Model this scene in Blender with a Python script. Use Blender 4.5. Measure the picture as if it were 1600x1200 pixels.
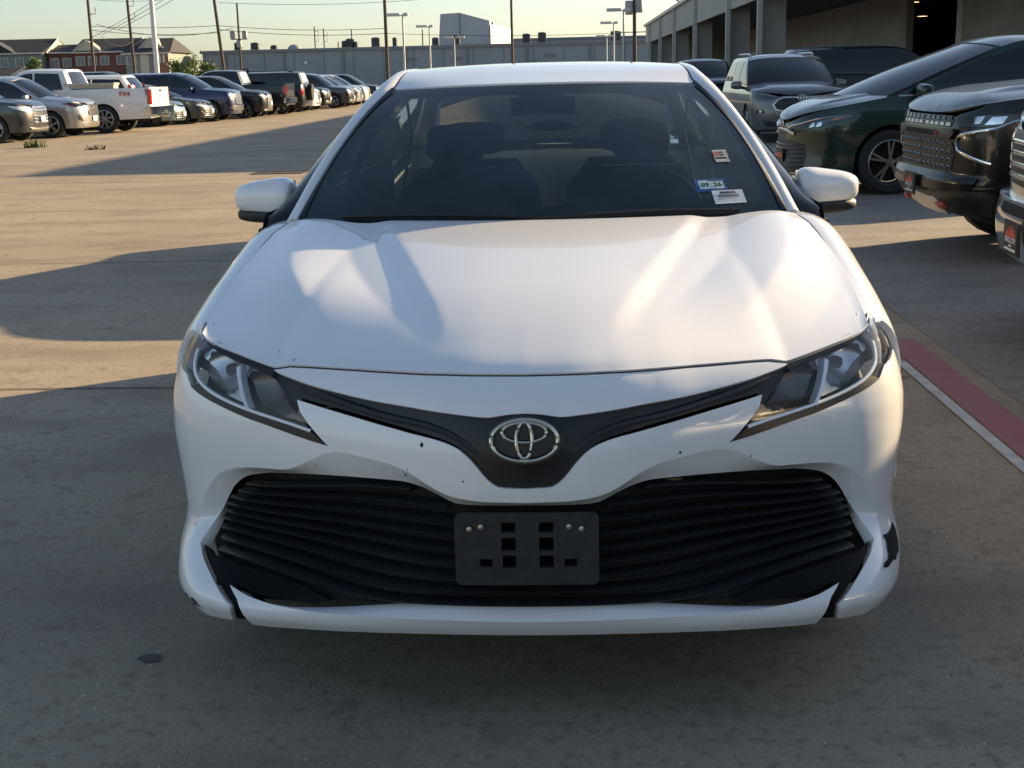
import bpy, bmesh, math, random
import numpy as np
from mathutils import Vector, Matrix
from mathutils.geometry import delaunay_2d_cdt
random.seed(7); rng = np.random.default_rng(7)
for o in list(bpy.data.objects): bpy.data.objects.remove(o)
SC = bpy.context.scene
COL = SC.collection
R = math.radians

# ------------------------------------------------------------------ camera
PITCH, ROLL, YAW, CAMH = 0.22969, -0.02356, -0.04568, 1.415
_fw = Vector((math.sin(YAW)*math.cos(PITCH), math.cos(YAW)*math.cos(PITCH), -math.sin(PITCH)))
_r = Vector((math.cos(YAW), -math.sin(YAW), 0)); _u = _r.cross(_fw)
_r2 = _r*math.cos(ROLL)+_u*math.sin(ROLL); _u2 = -_r*math.sin(ROLL)+_u*math.cos(ROLL)
cam = bpy.data.cameras.new('camera'); camo = bpy.data.objects.new('camera', cam); COL.objects.link(camo)
camo.matrix_world = Matrix(((_r2.x,_u2.x,-_fw.x,0),(_r2.y,_u2.y,-_fw.y,0),(_r2.z,_u2.z,-_fw.z,CAMH),(0,0,0,1)))
cam.lens = 2052/1600*36; cam.sensor_width = 36; cam.clip_start = .05; cam.clip_end = 3000
SC.camera = camo

# ------------------------------------------------------------------ sky, sun, exposure
SUN_AZ, SUN_EL = R(53), R(16)          # azimuth from +Y towards +X
W = bpy.data.worlds.new('World'); SC.world = W; W.use_nodes = True
nt = W.node_tree; nt.nodes.clear()
sky = nt.nodes.new('ShaderNodeTexSky'); sky.sky_type = 'NISHITA'; sky.sun_disc = False
sky.sun_elevation = SUN_EL; sky.sun_rotation = SUN_AZ; sky.altitude = 10
sky.air_density = 1.0; sky.dust_density = .8; sky.ozone_density = 2.4
bg = nt.nodes.new('ShaderNodeBackground'); bg.inputs['Strength'].default_value = .070
wo = nt.nodes.new('ShaderNodeOutputWorld')
hs = nt.nodes.new('ShaderNodeHueSaturation'); hs.inputs['Saturation'].default_value = .84   # hazy morning air
nt.links.new(sky.outputs[0], hs.inputs['Color']); nt.links.new(hs.outputs[0], bg.inputs[0]); nt.links.new(bg.outputs[0], wo.inputs[0])
sl = bpy.data.lights.new('sun', 'SUN'); sl.energy = 5.0; sl.angle = R(.55); sl.color = (1, .75, .45)
so = bpy.data.objects.new('sun', sl); COL.objects.link(so)
_sd = Vector((math.sin(SUN_AZ)*math.cos(SUN_EL), math.cos(SUN_AZ)*math.cos(SUN_EL), math.sin(SUN_EL)))
so.rotation_euler = (-_sd).to_track_quat('-Z', 'Y').to_euler(); so.location = (20, 20, 30)
vs = SC.view_settings; vs.view_transform = 'Standard'; vs.look = 'None'; vs.gamma = 1; vs.exposure = 1.40
vs.use_curve_mapping = False
SC.render.engine = 'CYCLES'
SC.render.resolution_x, SC.render.resolution_y = 1024, 768
SC.cycles.max_bounces = 10; SC.cycles.transparent_max_bounces = 24

# ------------------------------------------------------------------ materials
def mat(name, col, rough=.5, metal=0, coat=0, coat_r=.03, spec=.5, noise=None, bump=None, trans=None, emit=None):
    """noise=(scale, amount, [second colour]) mottles the base colour; bump=(scale, strength)."""
    m = bpy.data.materials.new(name); m.use_nodes = True; t = m.node_tree; b = t.nodes['Principled BSDF']
    c = (*col, 1)
    b.inputs['Base Color'].default_value = c; b.inputs['Roughness'].default_value = rough
    b.inputs['Metallic'].default_value = metal; b.inputs['Coat Weight'].default_value = coat
    b.inputs['Coat Roughness'].default_value = coat_r; b.inputs['Specular IOR Level'].default_value = spec
    if emit: b.inputs['Emission Color'].default_value = (*emit[0], 1); b.inputs['Emission Strength'].default_value = emit[1]
    if noise or bump:
        tc = t.nodes.new('ShaderNodeTexCoord')
    if noise:
        n = t.nodes.new('ShaderNodeTexNoise'); n.inputs['Scale'].default_value = noise[0]; n.inputs['Detail'].default_value = 6
        t.links.new(tc.outputs['Object'], n.inputs['Vector'])
        r = t.nodes.new('ShaderNodeValToRGB'); a = noise[1]
        c2 = noise[2] if len(noise) > 2 else tuple(min(1, x*(1+a)) for x in col)
        r.color_ramp.elements[0].position = .3; r.color_ramp.elements[1].position = .7
        r.color_ramp.elements[0].color = (*[x*(1-a) for x in col], 1) if len(noise) < 3 else c
        r.color_ramp.elements[1].color = (*c2, 1)
        t.links.new(n.outputs['Fac'], r.inputs['Fac']); t.links.new(r.outputs['Color'], b.inputs['Base Color'])
    if bump:
        n2 = t.nodes.new('ShaderNodeTexNoise'); n2.inputs['Scale'].default_value = bump[0]; n2.inputs['Detail'].default_value = 5
        t.links.new(tc.outputs['Object'], n2.inputs['Vector'])
        bp = t.nodes.new('ShaderNodeBump'); bp.inputs['Strength'].default_value = bump[1]; bp.inputs['Distance'].default_value = .01
        t.links.new(n2.outputs['Fac'], bp.inputs['Height']); t.links.new(bp.outputs['Normal'], b.inputs['Normal'])
    return m
def glassmat(name, tint, ior=1.5, rough=.0, haze=None):
    """thin automotive glass: tinted see-through plus Fresnel reflection (optionally a thin diffuse film)"""
    m = bpy.data.materials.new(name); m.use_nodes = True; t = m.node_tree; t.nodes.clear()
    o = t.nodes.new('ShaderNodeOutputMaterial'); mx = t.nodes.new('ShaderNodeMixShader')
    fr = t.nodes.new('ShaderNodeFresnel'); fr.inputs['IOR'].default_value = ior
    tr = t.nodes.new('ShaderNodeBsdfTransparent'); tr.inputs[0].default_value = (*tint, 1)
    gl = t.nodes.new('ShaderNodeBsdfGlossy'); gl.inputs['Roughness'].default_value = rough
    t.links.new(fr.outputs[0], mx.inputs[0]); t.links.new(gl.outputs[0], mx.inputs[2])
    if haze:
        df = t.nodes.new('ShaderNodeBsdfDiffuse'); df.inputs[0].default_value = (*haze[1], 1)
        m2 = t.nodes.new('ShaderNodeMixShader')
        tc = t.nodes.new('ShaderNodeTexCoord'); n = t.nodes.new('ShaderNodeTexNoise'); n.inputs['Scale'].default_value = 4; n.inputs['Detail'].default_value = 7
        mp = t.nodes.new('ShaderNodeMapRange'); mp.inputs[1].default_value = .35; mp.inputs[2].default_value = .8
        mp.inputs[3].default_value = haze[0]*.6; mp.inputs[4].default_value = haze[0]*1.6
        t.links.new(tc.outputs['Object'], n.inputs['Vector']); t.links.new(n.outputs['Fac'], mp.inputs[0]); t.links.new(mp.outputs[0], m2.inputs[0])
        t.links.new(tr.outputs[0], m2.inputs[1]); t.links.new(df.outputs[0], m2.inputs[2]); t.links.new(m2.outputs[0], mx.inputs[1])
    else: t.links.new(tr.outputs[0], mx.inputs[1])
    t.links.new(mx.outputs[0], o.inputs[0])
    return m
_PM = {}
def paint(name, col, rough=.35, metal=0.0, coat=1.0):
    if name not in _PM:
        _PM[name] = mat('paint_'+name, col, rough, metal, coat=coat, coat_r=.04, spec=.5*coat)
    return _PM[name]
M = dict(
    black_plastic=mat('black_plastic', (.010,.0105,.012), .42, noise=(9,.4)),
    trim_plastic=mat('trim_plastic', (.018,.018,.019), .55, bump=(300,.15)),
    gloss_black=mat('gloss_black', (.007,.007,.008), .22, spec=.35),
    rubber=mat('tyre_rubber', (.018,.018,.018), .8, noise=(20,.3)),
    alloy=mat('alloy', (.55,.56,.58), .28, .9), alloy_dark=mat('alloy_dark', (.22,.225,.235), .3, .85),
    chrome=mat('chrome', (.72,.72,.71), .09, 1), satin=mat('satin_metal', (.5,.49,.47), .3, 1),
    dark_glass=mat('dark_glass', (.006,.008,.009), .05, coat=.0, spec=.6),
    tint_glass=glassmat('tint_glass', (.20,.24,.24)),
    clear_glass=glassmat('clear_glass', (.80,.86,.85)),
    lamp_clear=glassmat('lamp_clear', (.96,.97,.98), 1.4, .0, haze=(.008,(.62,.62,.6))),
    lamp_red=mat('lamp_red', (.32,.012,.012), .12, coat=1), lamp_amber=mat('lamp_amber', (.65,.22,.04), .2, coat=.6),
    lamp_white=mat('lamp_white', (.62,.64,.66), .12, .3, coat=1),
    interior=mat('interior_dark', (.016,.017,.018), .7), interior_grey=mat('interior_grey', (.032,.033,.035), .75, noise=(30,.25)),
    headliner=mat('headliner', (.12,.115,.11), .9),
    white_print=mat('white_print', (.72,.73,.75), .5), black_print=mat('black_print', (.02,.02,.025), .5),
    red_print=mat('red_print', (.55,.08,.05), .5), blue_print=mat('blue_print', (.03,.10,.30), .5), green_print=mat('green_print', (.03,.07,.05), .5),
    pale_green=mat('pale_green_print', (.55,.70,.66), .5), underbody=mat('underbody', (.012,.012,.012), .9),
)

# ------------------------------------------------------------------ object helpers
def link(name, me, m=None, parent=None):
    o = bpy.data.objects.new(name, me); COL.objects.link(o)
    if m is not None:
        me.materials.clear(); me.materials.append(m)
    if parent is not None: o.parent = parent
    return o
def tag(o, label=None, cat=None, group=None, kind=None):
    if label: o['label'] = label
    if cat: o['category'] = cat
    if group: o['group'] = group
    if kind: o['kind'] = kind
    return o
def thing(name, label, cat, loc=(0,0,0), rz=0, group=None):
    o = bpy.data.objects.new(name, None); COL.objects.link(o); o.empty_display_size = .2
    o.location = loc; o.rotation_euler = (0,0,rz)
    return tag(o, label, cat, group)
def copy_tree(o, parent=None):
    c = o.copy(); COL.objects.link(c); c.parent = parent
    for ch in o.children: copy_tree(ch, c)
    return c
def mesh(name, v, f, m=None, parent=None, smooth=False):
    me = bpy.data.meshes.new(name); me.from_pydata([tuple(map(float,p)) for p in v], [], f); me.update()
    if smooth: me.polygons.foreach_set('use_smooth', [True]*len(me.polygons))
    return link(name, me, m, parent)
class MB:
    """collects simple shapes into one mesh"""
    def __init__(s): s.v=[]; s.f=[]
    def add(s, v, f):
        n=len(s.v); s.v+= [tuple(map(float,p)) for p in v]; s.f+=[[i+n for i in q] for q in f]; return s
    def box(s, a, b, M_=None):
        (x0,y0,z0),(x1,y1,z1)=a,b
        v=[(x0,y0,z0),(x1,y0,z0),(x1,y1,z0),(x0,y1,z0),(x0,y0,z1),(x1,y0,z1),(x1,y1,z1),(x0,y1,z1)]
        if M_ is not None: v=[tuple(M_@Vector(p)) for p in v]
        return s.add(v,[(0,3,2,1),(4,5,6,7),(0,1,5,4),(1,2,6,5),(2,3,7,6),(3,0,4,7)])
    def tube(s, pts, r, n=8, closed=False, flat=1.0, cap=True):
        """tube along pts; r a number or list"""
        P=[Vector(p) for p in pts]; k=len(P); rr=r if hasattr(r,'__len__') else [r]*k; base=len(s.v); up0=None
        for i in range(k):
            a=P[(i-1)%k] if (closed or i>0) else P[i]; b=P[(i+1)%k] if (closed or i<k-1) else P[i]
            d=(b-a).normalized(); ref=Vector((0,0,1)) if abs(d.z)<.9 else Vector((1,0,0))
            sx=d.cross(ref).normalized(); sy=sx.cross(d).normalized()
            for j in range(n):
                t=2*math.pi*j/n; s.v.append(tuple(P[i]+sx*(math.cos(t)*rr[i])+sy*(math.sin(t)*rr[i]*flat)))
        m=k if closed else k-1
        for i in range(m):
            for j in range(n):
                a=base+i*n+j; b=base+i*n+(j+1)%n; c=base+((i+1)%k)*n+(j+1)%n; d=base+((i+1)%k)*n+j
                s.f.append([a,b,c,d])
        if cap and not closed:
            s.f.append([base+j for j in range(n)][::-1]); s.f.append([base+(k-1)*n+j for j in range(n)])
        return s
    def lathe(s, prof, n=24, axis='x', c=(0,0,0), close=False, arc=(0,2*math.pi,True)):
        """prof: (r, h) pairs spun about axis through c"""
        base=len(s.v); k=len(prof)
        for (r,h) in prof:
            for j in range(n):
                t=arc[0]+(arc[1]-arc[0])*j/(n if arc[2] else n-1); a,b=r*math.cos(t),r*math.sin(t)
                p={'x':(h,a,b),'y':(a,h,b),'z':(a,b,h)}[axis]; s.v.append((c[0]+p[0],c[1]+p[1],c[2]+p[2]))
        for i in range(k if close else k-1):
            for j in range(n if arc[2] else n-1):
                i2=(i+1)%k
                s.f.append([base+i*n+j, base+i*n+(j+1)%n, base+i2*n+(j+1)%n, base+i2*n+j])
        return s
    def build(s, name, m=None, parent=None, smooth=False):
        o=mesh(name, s.v, s.f, m, parent)
        bm=bmesh.new(); bm.from_mesh(o.data); bmesh.ops.recalc_face_normals(bm, faces=bm.faces)
        bm.to_mesh(o.data); bm.free()
        if smooth:
            o.data.polygons.foreach_set('use_smooth',[True]*len(o.data.polygons))
            o.data.set_sharp_from_angle(angle=R(38))
        return o
def box(name, a, b, m, parent=None): return MB().box(a,b).build(name,m,parent)
def inpoly(P, poly):
    x,y=P[:,0],P[:,1]; ins=np.zeros(len(P),bool); n=len(poly); j=n-1
    for i in range(n):
        xi,yi=poly[i]; xj,yj=poly[j]
        if yi!=yj:
            c=((yi>y)!=(yj>y))&(x<(xj-xi)*(y-yi)/(yj-yi)+xi); ins^=c
        j=i
    return ins
def dist_line(P, L, closed=False):
    """distance of points P (n,2) to the polyline L"""
    P=np.asarray(P,float); L=np.asarray(L,float); d=np.full(len(P),1e9)
    S=list(zip(L[:-1],L[1:]))+([(L[-1],L[0])] if closed else [])
    for a,b in S:
        ab=b-a; t=np.clip(((P-a)@ab)/(ab@ab+1e-12),0,1); d=np.minimum(d,np.hypot(*(P-a-t[:,None]*ab).T))
    return d
def densify(L, step, closed=False):
    L=[np.asarray(p,float) for p in L]; out=[]
    n=len(L)
    for i in range(n if closed else n-1):
        a,b=L[i],L[(i+1)%n]; k=max(1,int(np.hypot(*(b-a))/step+.5))
        out+=[a+(b-a)*j/k for j in range(k)]
    if not closed: out.append(L[-1])
    return np.array(out)
def smooth_line(L, n=4):
    """Catmull-Rom subdivision of an open polyline"""
    L=np.asarray(L,float); P=np.vstack([2*L[0]-L[1],L,2*L[-1]-L[-2]]); out=[]
    for i in range(1,len(P)-2):
        p0,p1,p2,p3=P[i-1:i+3]
        for t in np.linspace(0,1,n,endpoint=False):
            out.append(.5*((2*p1)+(-p0+p2)*t+(2*p0-5*p1+4*p2-p3)*t*t+(-p0+3*p1-3*p2+p3)*t**3))
    out.append(L[-1]); return np.array(out)
def patch(name, outline, fn, m, parent=None, step=.02, holes=(), lip=.012, off=0.0, center=(0,2.2,.45), bstep=None, eps=2e-3):
    """a panel cut out of the parametric surface fn(u,v) along an outline; lip = depth of the folded-back edge"""
    bs=bstep or step
    def dd_(L):
        L=[tuple(map(float,p)) for p in L]; L=[p for i,p in enumerate(L) if math.hypot(p[0]-L[i-1][0],p[1]-L[i-1][1])>1e-5]; return L
    outline=dd_(outline); holes=[dd_(h) for h in holes]
    loops=[densify(outline,bs,True)]+[densify(h,bs,True) for h in holes]
    B=np.vstack(loops); lo=loops[0].min(0); hi=loops[0].max(0)
    gx,gy=np.meshgrid(np.arange(lo[0]+step*.5,hi[0],step),np.arange(lo[1]+step*.5,hi[1],step*.87))
    gx[1::2]+=step*.5
    G=np.stack([gx.ravel(),gy.ravel()],-1)
    ok=inpoly(G,loops[0])
    for h in loops[1:]: ok&=~inpoly(G,h)
    G=G[ok]
    if len(G):
        dd=np.full(len(G),1e9)
        for l in loops: dd=np.minimum(dd,dist_line(G,l,True))
        G=G[dd>.45*step]
    V=np.vstack([B,G]) if len(G) else B
    E=[];k=0
    for l in loops:
        n=len(l); E+=[(k+i,k+(i+1)%n) for i in range(n)]; k+=n
    r=delaunay_2d_cdt([Vector(p) for p in V],E,[],1,1e-7)
    U=np.array([(p[0],p[1]) for p in r[0]]); T=[tuple(t) for t in r[2]]
    if len(loops)>1 and T:
        cc=np.array([U[list(t)].mean(0) for t in T]); bad=np.zeros(len(T),bool)
        for h in loops[1:]: bad|=inpoly(cc,h)
        T=[t for t,b_ in zip(T,bad) if not b_]
    P=fn(U[:,0],U[:,1]); e=eps
    du=fn(U[:,0]+e,U[:,1])-fn(U[:,0]-e,U[:,1]); dv=fn(U[:,0],U[:,1]+e)-fn(U[:,0],U[:,1]-e)
    N=np.cross(du,dv); N/=np.linalg.norm(N,axis=1)[:,None]+1e-12
    C=np.array(center,float); sg=np.sign(((P-C)*N).sum(1).mean()) or 1
    N=N*sg; P=P+N*off
    T2=[]
    for t in T:
        a,b,c=P[list(t)]; g=np.cross(b-a,c-a)
        if (g*N[list(t)].sum(0)).sum()<0: t=(t[0],t[2],t[1])
        T2.append(t)
    v=[tuple(p) for p in P]; f=list(T2); nl=[N[i] for t in T2 for i in t]
    if lip:
        cnt={}
        for t in T2:
            for i in range(3):
                a,b=t[i],t[(i+1)%3]; cnt[(a,b)]=1
        for (a,b) in list(cnt):
            if (b,a) not in cnt:
                n=len(v); pa,pb=P[a],P[b]; qa,qb=pa-N[a]*lip,pb-N[b]*lip
                v+=[tuple(pa),tuple(pb),tuple(qb),tuple(qa)]; f.append((n+1,n,n+3,n+2))
                fn_=np.cross(pa-pb,qa-pb); fn_/=np.linalg.norm(fn_)+1e-12
                w=[(.75*fn_+.35*N[i]) for i in (b,a)]+[fn_,fn_]; nl+=[x/np.linalg.norm(x) for x in w]
    me=bpy.data.meshes.new(name); me.from_pydata(v,[],f); me.update()
    me.polygons.foreach_set('use_smooth',[True]*len(me.polygons))
    if len(nl)==len(me.loops): me.normals_split_custom_set([tuple(map(float,x)) for x in nl])
    return link(name,me,m,parent)
def grid(name, P, m, parent=None, smooth=True, lip=0, center=(0,2.2,.45)):
    """P (rows, cols, 3) as one smooth sheet, edges folded back by lip"""
    P=np.asarray(P,float); a,b,_=P.shape
    N=np.cross(np.gradient(P,axis=0),np.gradient(P,axis=1)); N/=np.linalg.norm(N,axis=2)[...,None]+1e-12
    sg=np.sign(((P-np.array(center))*N).sum(2).mean()) or 1; N*=sg
    v=[tuple(p) for p in P.reshape(-1,3)]; f=[];nl=[]; NN=N.reshape(-1,3)
    for i in range(a-1):
        for j in range(b-1):
            q=(i*b+j,(i+1)*b+j,(i+1)*b+j+1,i*b+j+1)
            if sg<0: q=q[::-1]
            f.append(q); nl+=[NN[k] for k in q]
    if lip:
        ring=[(0,j) for j in range(b)]+[(i,b-1) for i in range(1,a)]+[(a-1,j) for j in range(b-2,-1,-1)]+[(i,0) for i in range(a-2,0,-1)]
        for k in range(len(ring)):
            p,q=ring[k],ring[(k+1)%len(ring)]; A,Bq=P[p],P[q]; A2,B2=A-N[p]*lip,Bq-N[q]*lip; n=len(v)
            v+=[tuple(A),tuple(Bq),tuple(B2),tuple(A2)]
            fq=(n,n+1,n+2,n+3); fnn=np.cross(Bq-A,A2-A); fnn/=np.linalg.norm(fnn)+1e-12
            cen=P[min(max(p[0],1),a-2),min(max(p[1],1),b-2)]
            if ((A-cen)*fnn).sum()<0: fq=fq[::-1]; fnn=-fnn
            f.append(fq); nl+=[fnn]*4
    me=bpy.data.meshes.new(name); me.from_pydata(v,[],f); me.update()
    if smooth:
        me.polygons.foreach_set('use_smooth',[True]*len(me.polygons)); me.normals_split_custom_set([tuple(map(float,x)) for x in nl])
    return link(name,me,m,parent)
def text(name, s, size, m, parent, mw, extrude=.0006, align='CENTER', bold=0.0):
    """flat lettering as a mesh; mw = Matrix placing the text plane (x right, y up)"""
    c=bpy.data.curves.new(name,'FONT'); c.body=s; c.size=size; c.align_x=align; c.align_y='CENTER'; c.extrude=extrude; c.offset=bold; c.resolution_u=2
    o=bpy.data.objects.new(name,c); COL.objects.link(o); dg=bpy.context.evaluated_depsgraph_get(); dg.update()
    me=bpy.data.meshes.new_from_object(o.evaluated_get(dg)); bpy.data.objects.remove(o); bpy.data.curves.remove(c)
    me.transform(mw); me.name=name
    return link(name,me,m,parent)
def frame_m(o, x, y):
    x=Vector(x).normalized(); y=Vector(y); z=x.cross(y).normalized(); y=z.cross(x)
    return Matrix(((x.x,y.x,z.x,o[0]),(x.y,y.y,z.y,o[1]),(x.z,y.z,z.z,o[2]),(0,0,0,1)))
def pchip(xs,ys):
    xs=np.asarray(xs,float);ys=np.asarray(ys,float);h=np.diff(xs);d=np.diff(ys)/h
    m=np.zeros(len(xs));m[1:-1]=np.where(d[:-1]*d[1:]>0,2*d[:-1]*d[1:]/(d[:-1]+d[1:]+1e-12),0);m[0]=d[0];m[-1]=d[-1]
    def f(x):
        x=np.clip(np.asarray(x,float),xs[0],xs[-1]);i=np.clip(np.searchsorted(xs,x)-1,0,len(h)-1)
        t=(x-xs[i])/h[i];t2=t*t;t3=t2*t
        return (2*t3-3*t2+1)*ys[i]+(t3-2*t2+t)*h[i]*m[i]+(-2*t3+3*t2)*ys[i+1]+(t3-t2)*h[i]*m[i+1]
    return f
def sst(a,b,x):
    t=np.clip((np.asarray(x,float)-a)/(b-a),0,1); return t*t*(3-2*t)
# outlines of the sedan's front panels on its nose surface: (distance round the nose, height) in metres
CV = dict(
    gtop=[[0.909,0.3446],[0.8871,0.378],[0.8644,0.4108],[0.8391,0.4418],[0.8138,0.4727],[0.785,0.4996],[0.7502,0.5189],[0.7119,0.53],[0.673,0.5388],[0.6333,0.5437],[0.5936,0.5485],[0.554,0.5533],[0.5142,0.5572],[0.4744,0.5609],[0.4346,0.5642],[0.3947,0.5674],[0.3548,0.5702],[0.3149,0.5727],[0.2751,0.5725],[0.2361,0.5655],[0.1987,0.5517],[0.1624,0.5353],[0.1226,0.5326],[0.0826,0.5323],[0.0427,0.5326],[0.0027,0.5328]],
    gouter=[[0.909,0.3446],[0.8879,0.3278],[0.8636,0.3161],[0.8394,0.3044],[0.8158,0.2915],[0.7945,0.2752],[0.7755,0.2565],[0.786,0.2341],[0.8004,0.2113]],
    spear=[[0.768,0.2971],[0.7099,0.2859],[0.651,0.2795],[0.592,0.2758],[0.5328,0.2731],[0.4736,0.2732],[0.4144,0.2733],[0.3552,0.2735],[0.296,0.2734],[0.2368,0.2731],[0.1776,0.2728],[0.1184,0.272],[0.0592,0.2711],[0.0,0.2702]],
    spearside=[[0.768,0.2971],[0.7428,0.2767],[0.7328,0.2478],[0.7285,0.2159]],
    lip=[[0.7285,0.2159],[0.6623,0.2179],[0.596,0.22],[0.5299,0.2222],[0.4636,0.2239],[0.3974,0.2255],[0.3312,0.226],[0.265,0.2258],[0.1987,0.2256],[0.1325,0.2252],[0.0662,0.2251],[0.0,0.225]],
    wing=[[0.8004,0.2113],[0.8454,0.2075],[0.8904,0.2054],[0.9304,0.2126],[0.9696,0.2157],[1.005,0.227]],
    shut=[[0.6611,0.7785],[0.6178,0.7867],[0.5738,0.789],[0.5297,0.7906],[0.4855,0.792],[0.4414,0.7935],[0.3973,0.7949],[0.3532,0.7964],[0.309,0.7974],[0.2649,0.7983],[0.2208,0.7992],[0.1766,0.7997],[0.1325,0.7998],[0.0883,0.7998],[0.0442,0.7997],[0.0,0.7996]],
    liplow=[[0.6502,0.7752],[0.6122,0.7698],[0.5742,0.7645],[0.536,0.7599],[0.4978,0.7562],[0.4596,0.7525],[0.4213,0.7488],[0.383,0.7463],[0.3446,0.7446],[0.3062,0.743],[0.2679,0.7412],[0.2295,0.7385],[0.1912,0.7356],[0.1529,0.7326],[0.1146,0.7298],[0.0763,0.7275],[0.0383,0.7329],[0.0,0.7353]],
    vlow=[[0.5652,0.7266],[0.5366,0.723],[0.508,0.7195],[0.4794,0.716],[0.4508,0.7126],[0.4221,0.7092],[0.3935,0.7058],[0.3649,0.7024],[0.3363,0.699],[0.3077,0.6955],[0.2791,0.6917],[0.2505,0.6878],[0.222,0.684],[0.1936,0.6792],[0.1657,0.6721],[0.1396,0.661],[0.1172,0.643],[0.098,0.6216],[0.0797,0.5994],[0.0571,0.5827],[0.0288,0.58],[0.0,0.5792]],
    hlinner=[[0.654,0.7767],[0.6135,0.7534],[0.5756,0.726],[0.5385,0.6977],[0.5027,0.6675],[0.467,0.6374]],
    wingedge=[[0.5652,0.7266],[0.5519,0.7032],[0.5311,0.6852],[0.5092,0.6684],[0.487,0.6521],[0.4635,0.6378]],
    hlbot=[[0.4635,0.6378],[0.5101,0.6431],[0.5564,0.6494],[0.6027,0.6564],[0.649,0.6629],[0.6955,0.6687],[0.7417,0.6761],[0.7877,0.6848],[0.8336,0.6941],[0.8793,0.7038],[0.9245,0.7155],[0.9656,0.7379]],
    hltop=[[0.6581,0.7782],[0.7085,0.7841],[0.7589,0.79],[0.8092,0.7959],[0.8597,0.8012],[0.9101,0.8067],[0.9605,0.8126],[1.0103,0.8219],[1.0601,0.8308],[1.1101,0.8393]],
    lens_in=[[0.6601,0.7633],[0.6107,0.7319],[0.5626,0.6987],[0.5154,0.6641]],
    lens_low=[[0.5154,0.6641],[0.569,0.6719],[0.6228,0.6784],[0.6765,0.6846],[0.7301,0.6918],[0.7835,0.7007],[0.8363,0.7127],[0.8877,0.729],[0.9352,0.7548],[0.974,0.7924]],
    bar=[[0.7744,0.7745],[0.7557,0.7535],[0.7392,0.7308],[0.7232,0.7078],[0.7058,0.6863]],
    crease=[[0.4635,0.6378],[0.4205,0.6316],[0.3774,0.6259],[0.334,0.6226],[0.2911,0.6171],[0.2496,0.6042],[0.2112,0.5842],[0.1726,0.5651],[0.13,0.5559],[0.087,0.5513],[0.0435,0.5504],[0.0,0.5495]],
    band=[[0.9687,0.3177],[0.945,0.3667],[0.9185,0.4137],[0.8834,0.4551],[0.8467,0.4948],[0.8037,0.5281],[0.7532,0.5464],[0.6998,0.5556],[0.6457,0.5613],[0.5916,0.5669],[0.5374,0.5714],[0.4832,0.5755],[0.429,0.5795],[0.3748,0.5836]],
)
CV = {k: np.array(v) for k, v in CV.items()}
# ================================================================== white sedan (in front)
PXn=np.array([0,.1,.2,.3,.4,.5,.6,.7,.78,.835,.875,.905,.922,.930,.932])
PYn=np.array([0,.005,.025,.065,.118,.172,.230,.292,.348,.402,.465,.560,.69,.9,1.2])
PLn=np.array([0,.002,.006,.012,.022,.04,.065,.11,.17,.245,.34,.47,.64,.9,1.2])
_U=np.concatenate([[0],np.cumsum(np.hypot(np.diff(PXn),np.diff(PYn)))])
_fx=pchip(_U,PXn);_fy=pchip(_U,PYn);_fl=pchip(_U,PLn)
_QF=pchip([.12,.17,.20,.22,.26,.30,.40,.50,.58,.64,.70,.75,.78,.80,.83,.87,.92,1.0],[.3,.15,.10,.078,.045,.025,.012,.006,.0,.004,.016,.036,.062,.09,.15,.25,.40,.7])
_QS=pchip([.08,.15,.20,.25,.30,.36,.44,.52,.60,.64,.68,.72,.78,.84,.88,.95],[.10,.06,.03,.012,.010,.016,.012,.004,-.002,-.001,.005,.016,.042,.08,.115,.2])
def F(u,z,d=0):
    """sedan nose: u metres round the nose from its middle, z height, d outward"""
    u=np.asarray(u,float);z=np.asarray(z,float);s=np.where(u<0,-1.,1.);a=np.abs(u);e=1e-3
    w=sst(0,1,(.40-z)/.16); Y=lambda q:_fy(q)*(1-w)+_fl(q)*w
    a0=np.maximum(a-e,0); x=_fx(a);y=Y(a);tx=_fx(a+e)-_fx(a0);ty=Y(a+e)-Y(a0);L=np.hypot(tx,ty)+1e-12
    nx=ty/L*sst(0,.06,a);ny=-np.sqrt(1-nx*nx);c=ny*ny;q=_QF(z)*c+_QS(z)*(1-c)-d
    return np.stack([s*(x-nx*q),y-ny*q,z],-1)
mir=lambda L:np.asarray(L)*[-1,1]
def sym(L):          # half outline from the middle outwards and back to the middle -> full outline
    L=np.asarray(L); K=L[::-1]; K=K[np.abs(K[:,0])>4e-3]; L=np.where(np.abs(L)<4e-3,0,L); return np.vstack([L,mir(K)])
_crease=smooth_line(np.vstack([CV['band'][:10],[[.545,.585],[.505,.605],[.468,.622],[.425,.628]],CV['crease'][2:]]),3)
_gt=np.vstack([CV['gtop'],[[-.05,.5328]]])
_ringp=np.vstack([_gt,[[-.05,_crease[-1,1]]],_crease[::-1]])
_open=np.vstack([CV['gtop'][::-1],CV['gouter'][1:],CV['spearside'][::-1][1:],CV['spear'][1:],[[-.05,.27],[-.05,.5328]]])
def fold(u,z):
    a=np.abs(np.asarray(u,float)); P=np.stack([a,z],-1).reshape(-1,2); dg=dist_line(P,_gt); dc=dist_line(P,np.vstack([_crease,[[-.05,_crease[-1,1]]]])); t=dg/(dg+dc+1e-9)
    sgn=np.where(inpoly(P,_ringp)|inpoly(P,_open),1.,-1.)*np.where(inpoly(P,_open),1,1)
    tt=np.where(inpoly(P,_ringp),1-t,np.where(inpoly(P,_open),1+dg/(dg+dc+.02),-.6*dc/(dg+dc+1e-9)))
    w=np.where(P[:,0]>.80,sst(.335,.43,P[:,1]),1.)
    return (-.032*tt*w).reshape(np.shape(z))
FR=lambda u,z:F(u,z,fold(u,np.asarray(z,float)))
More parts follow.
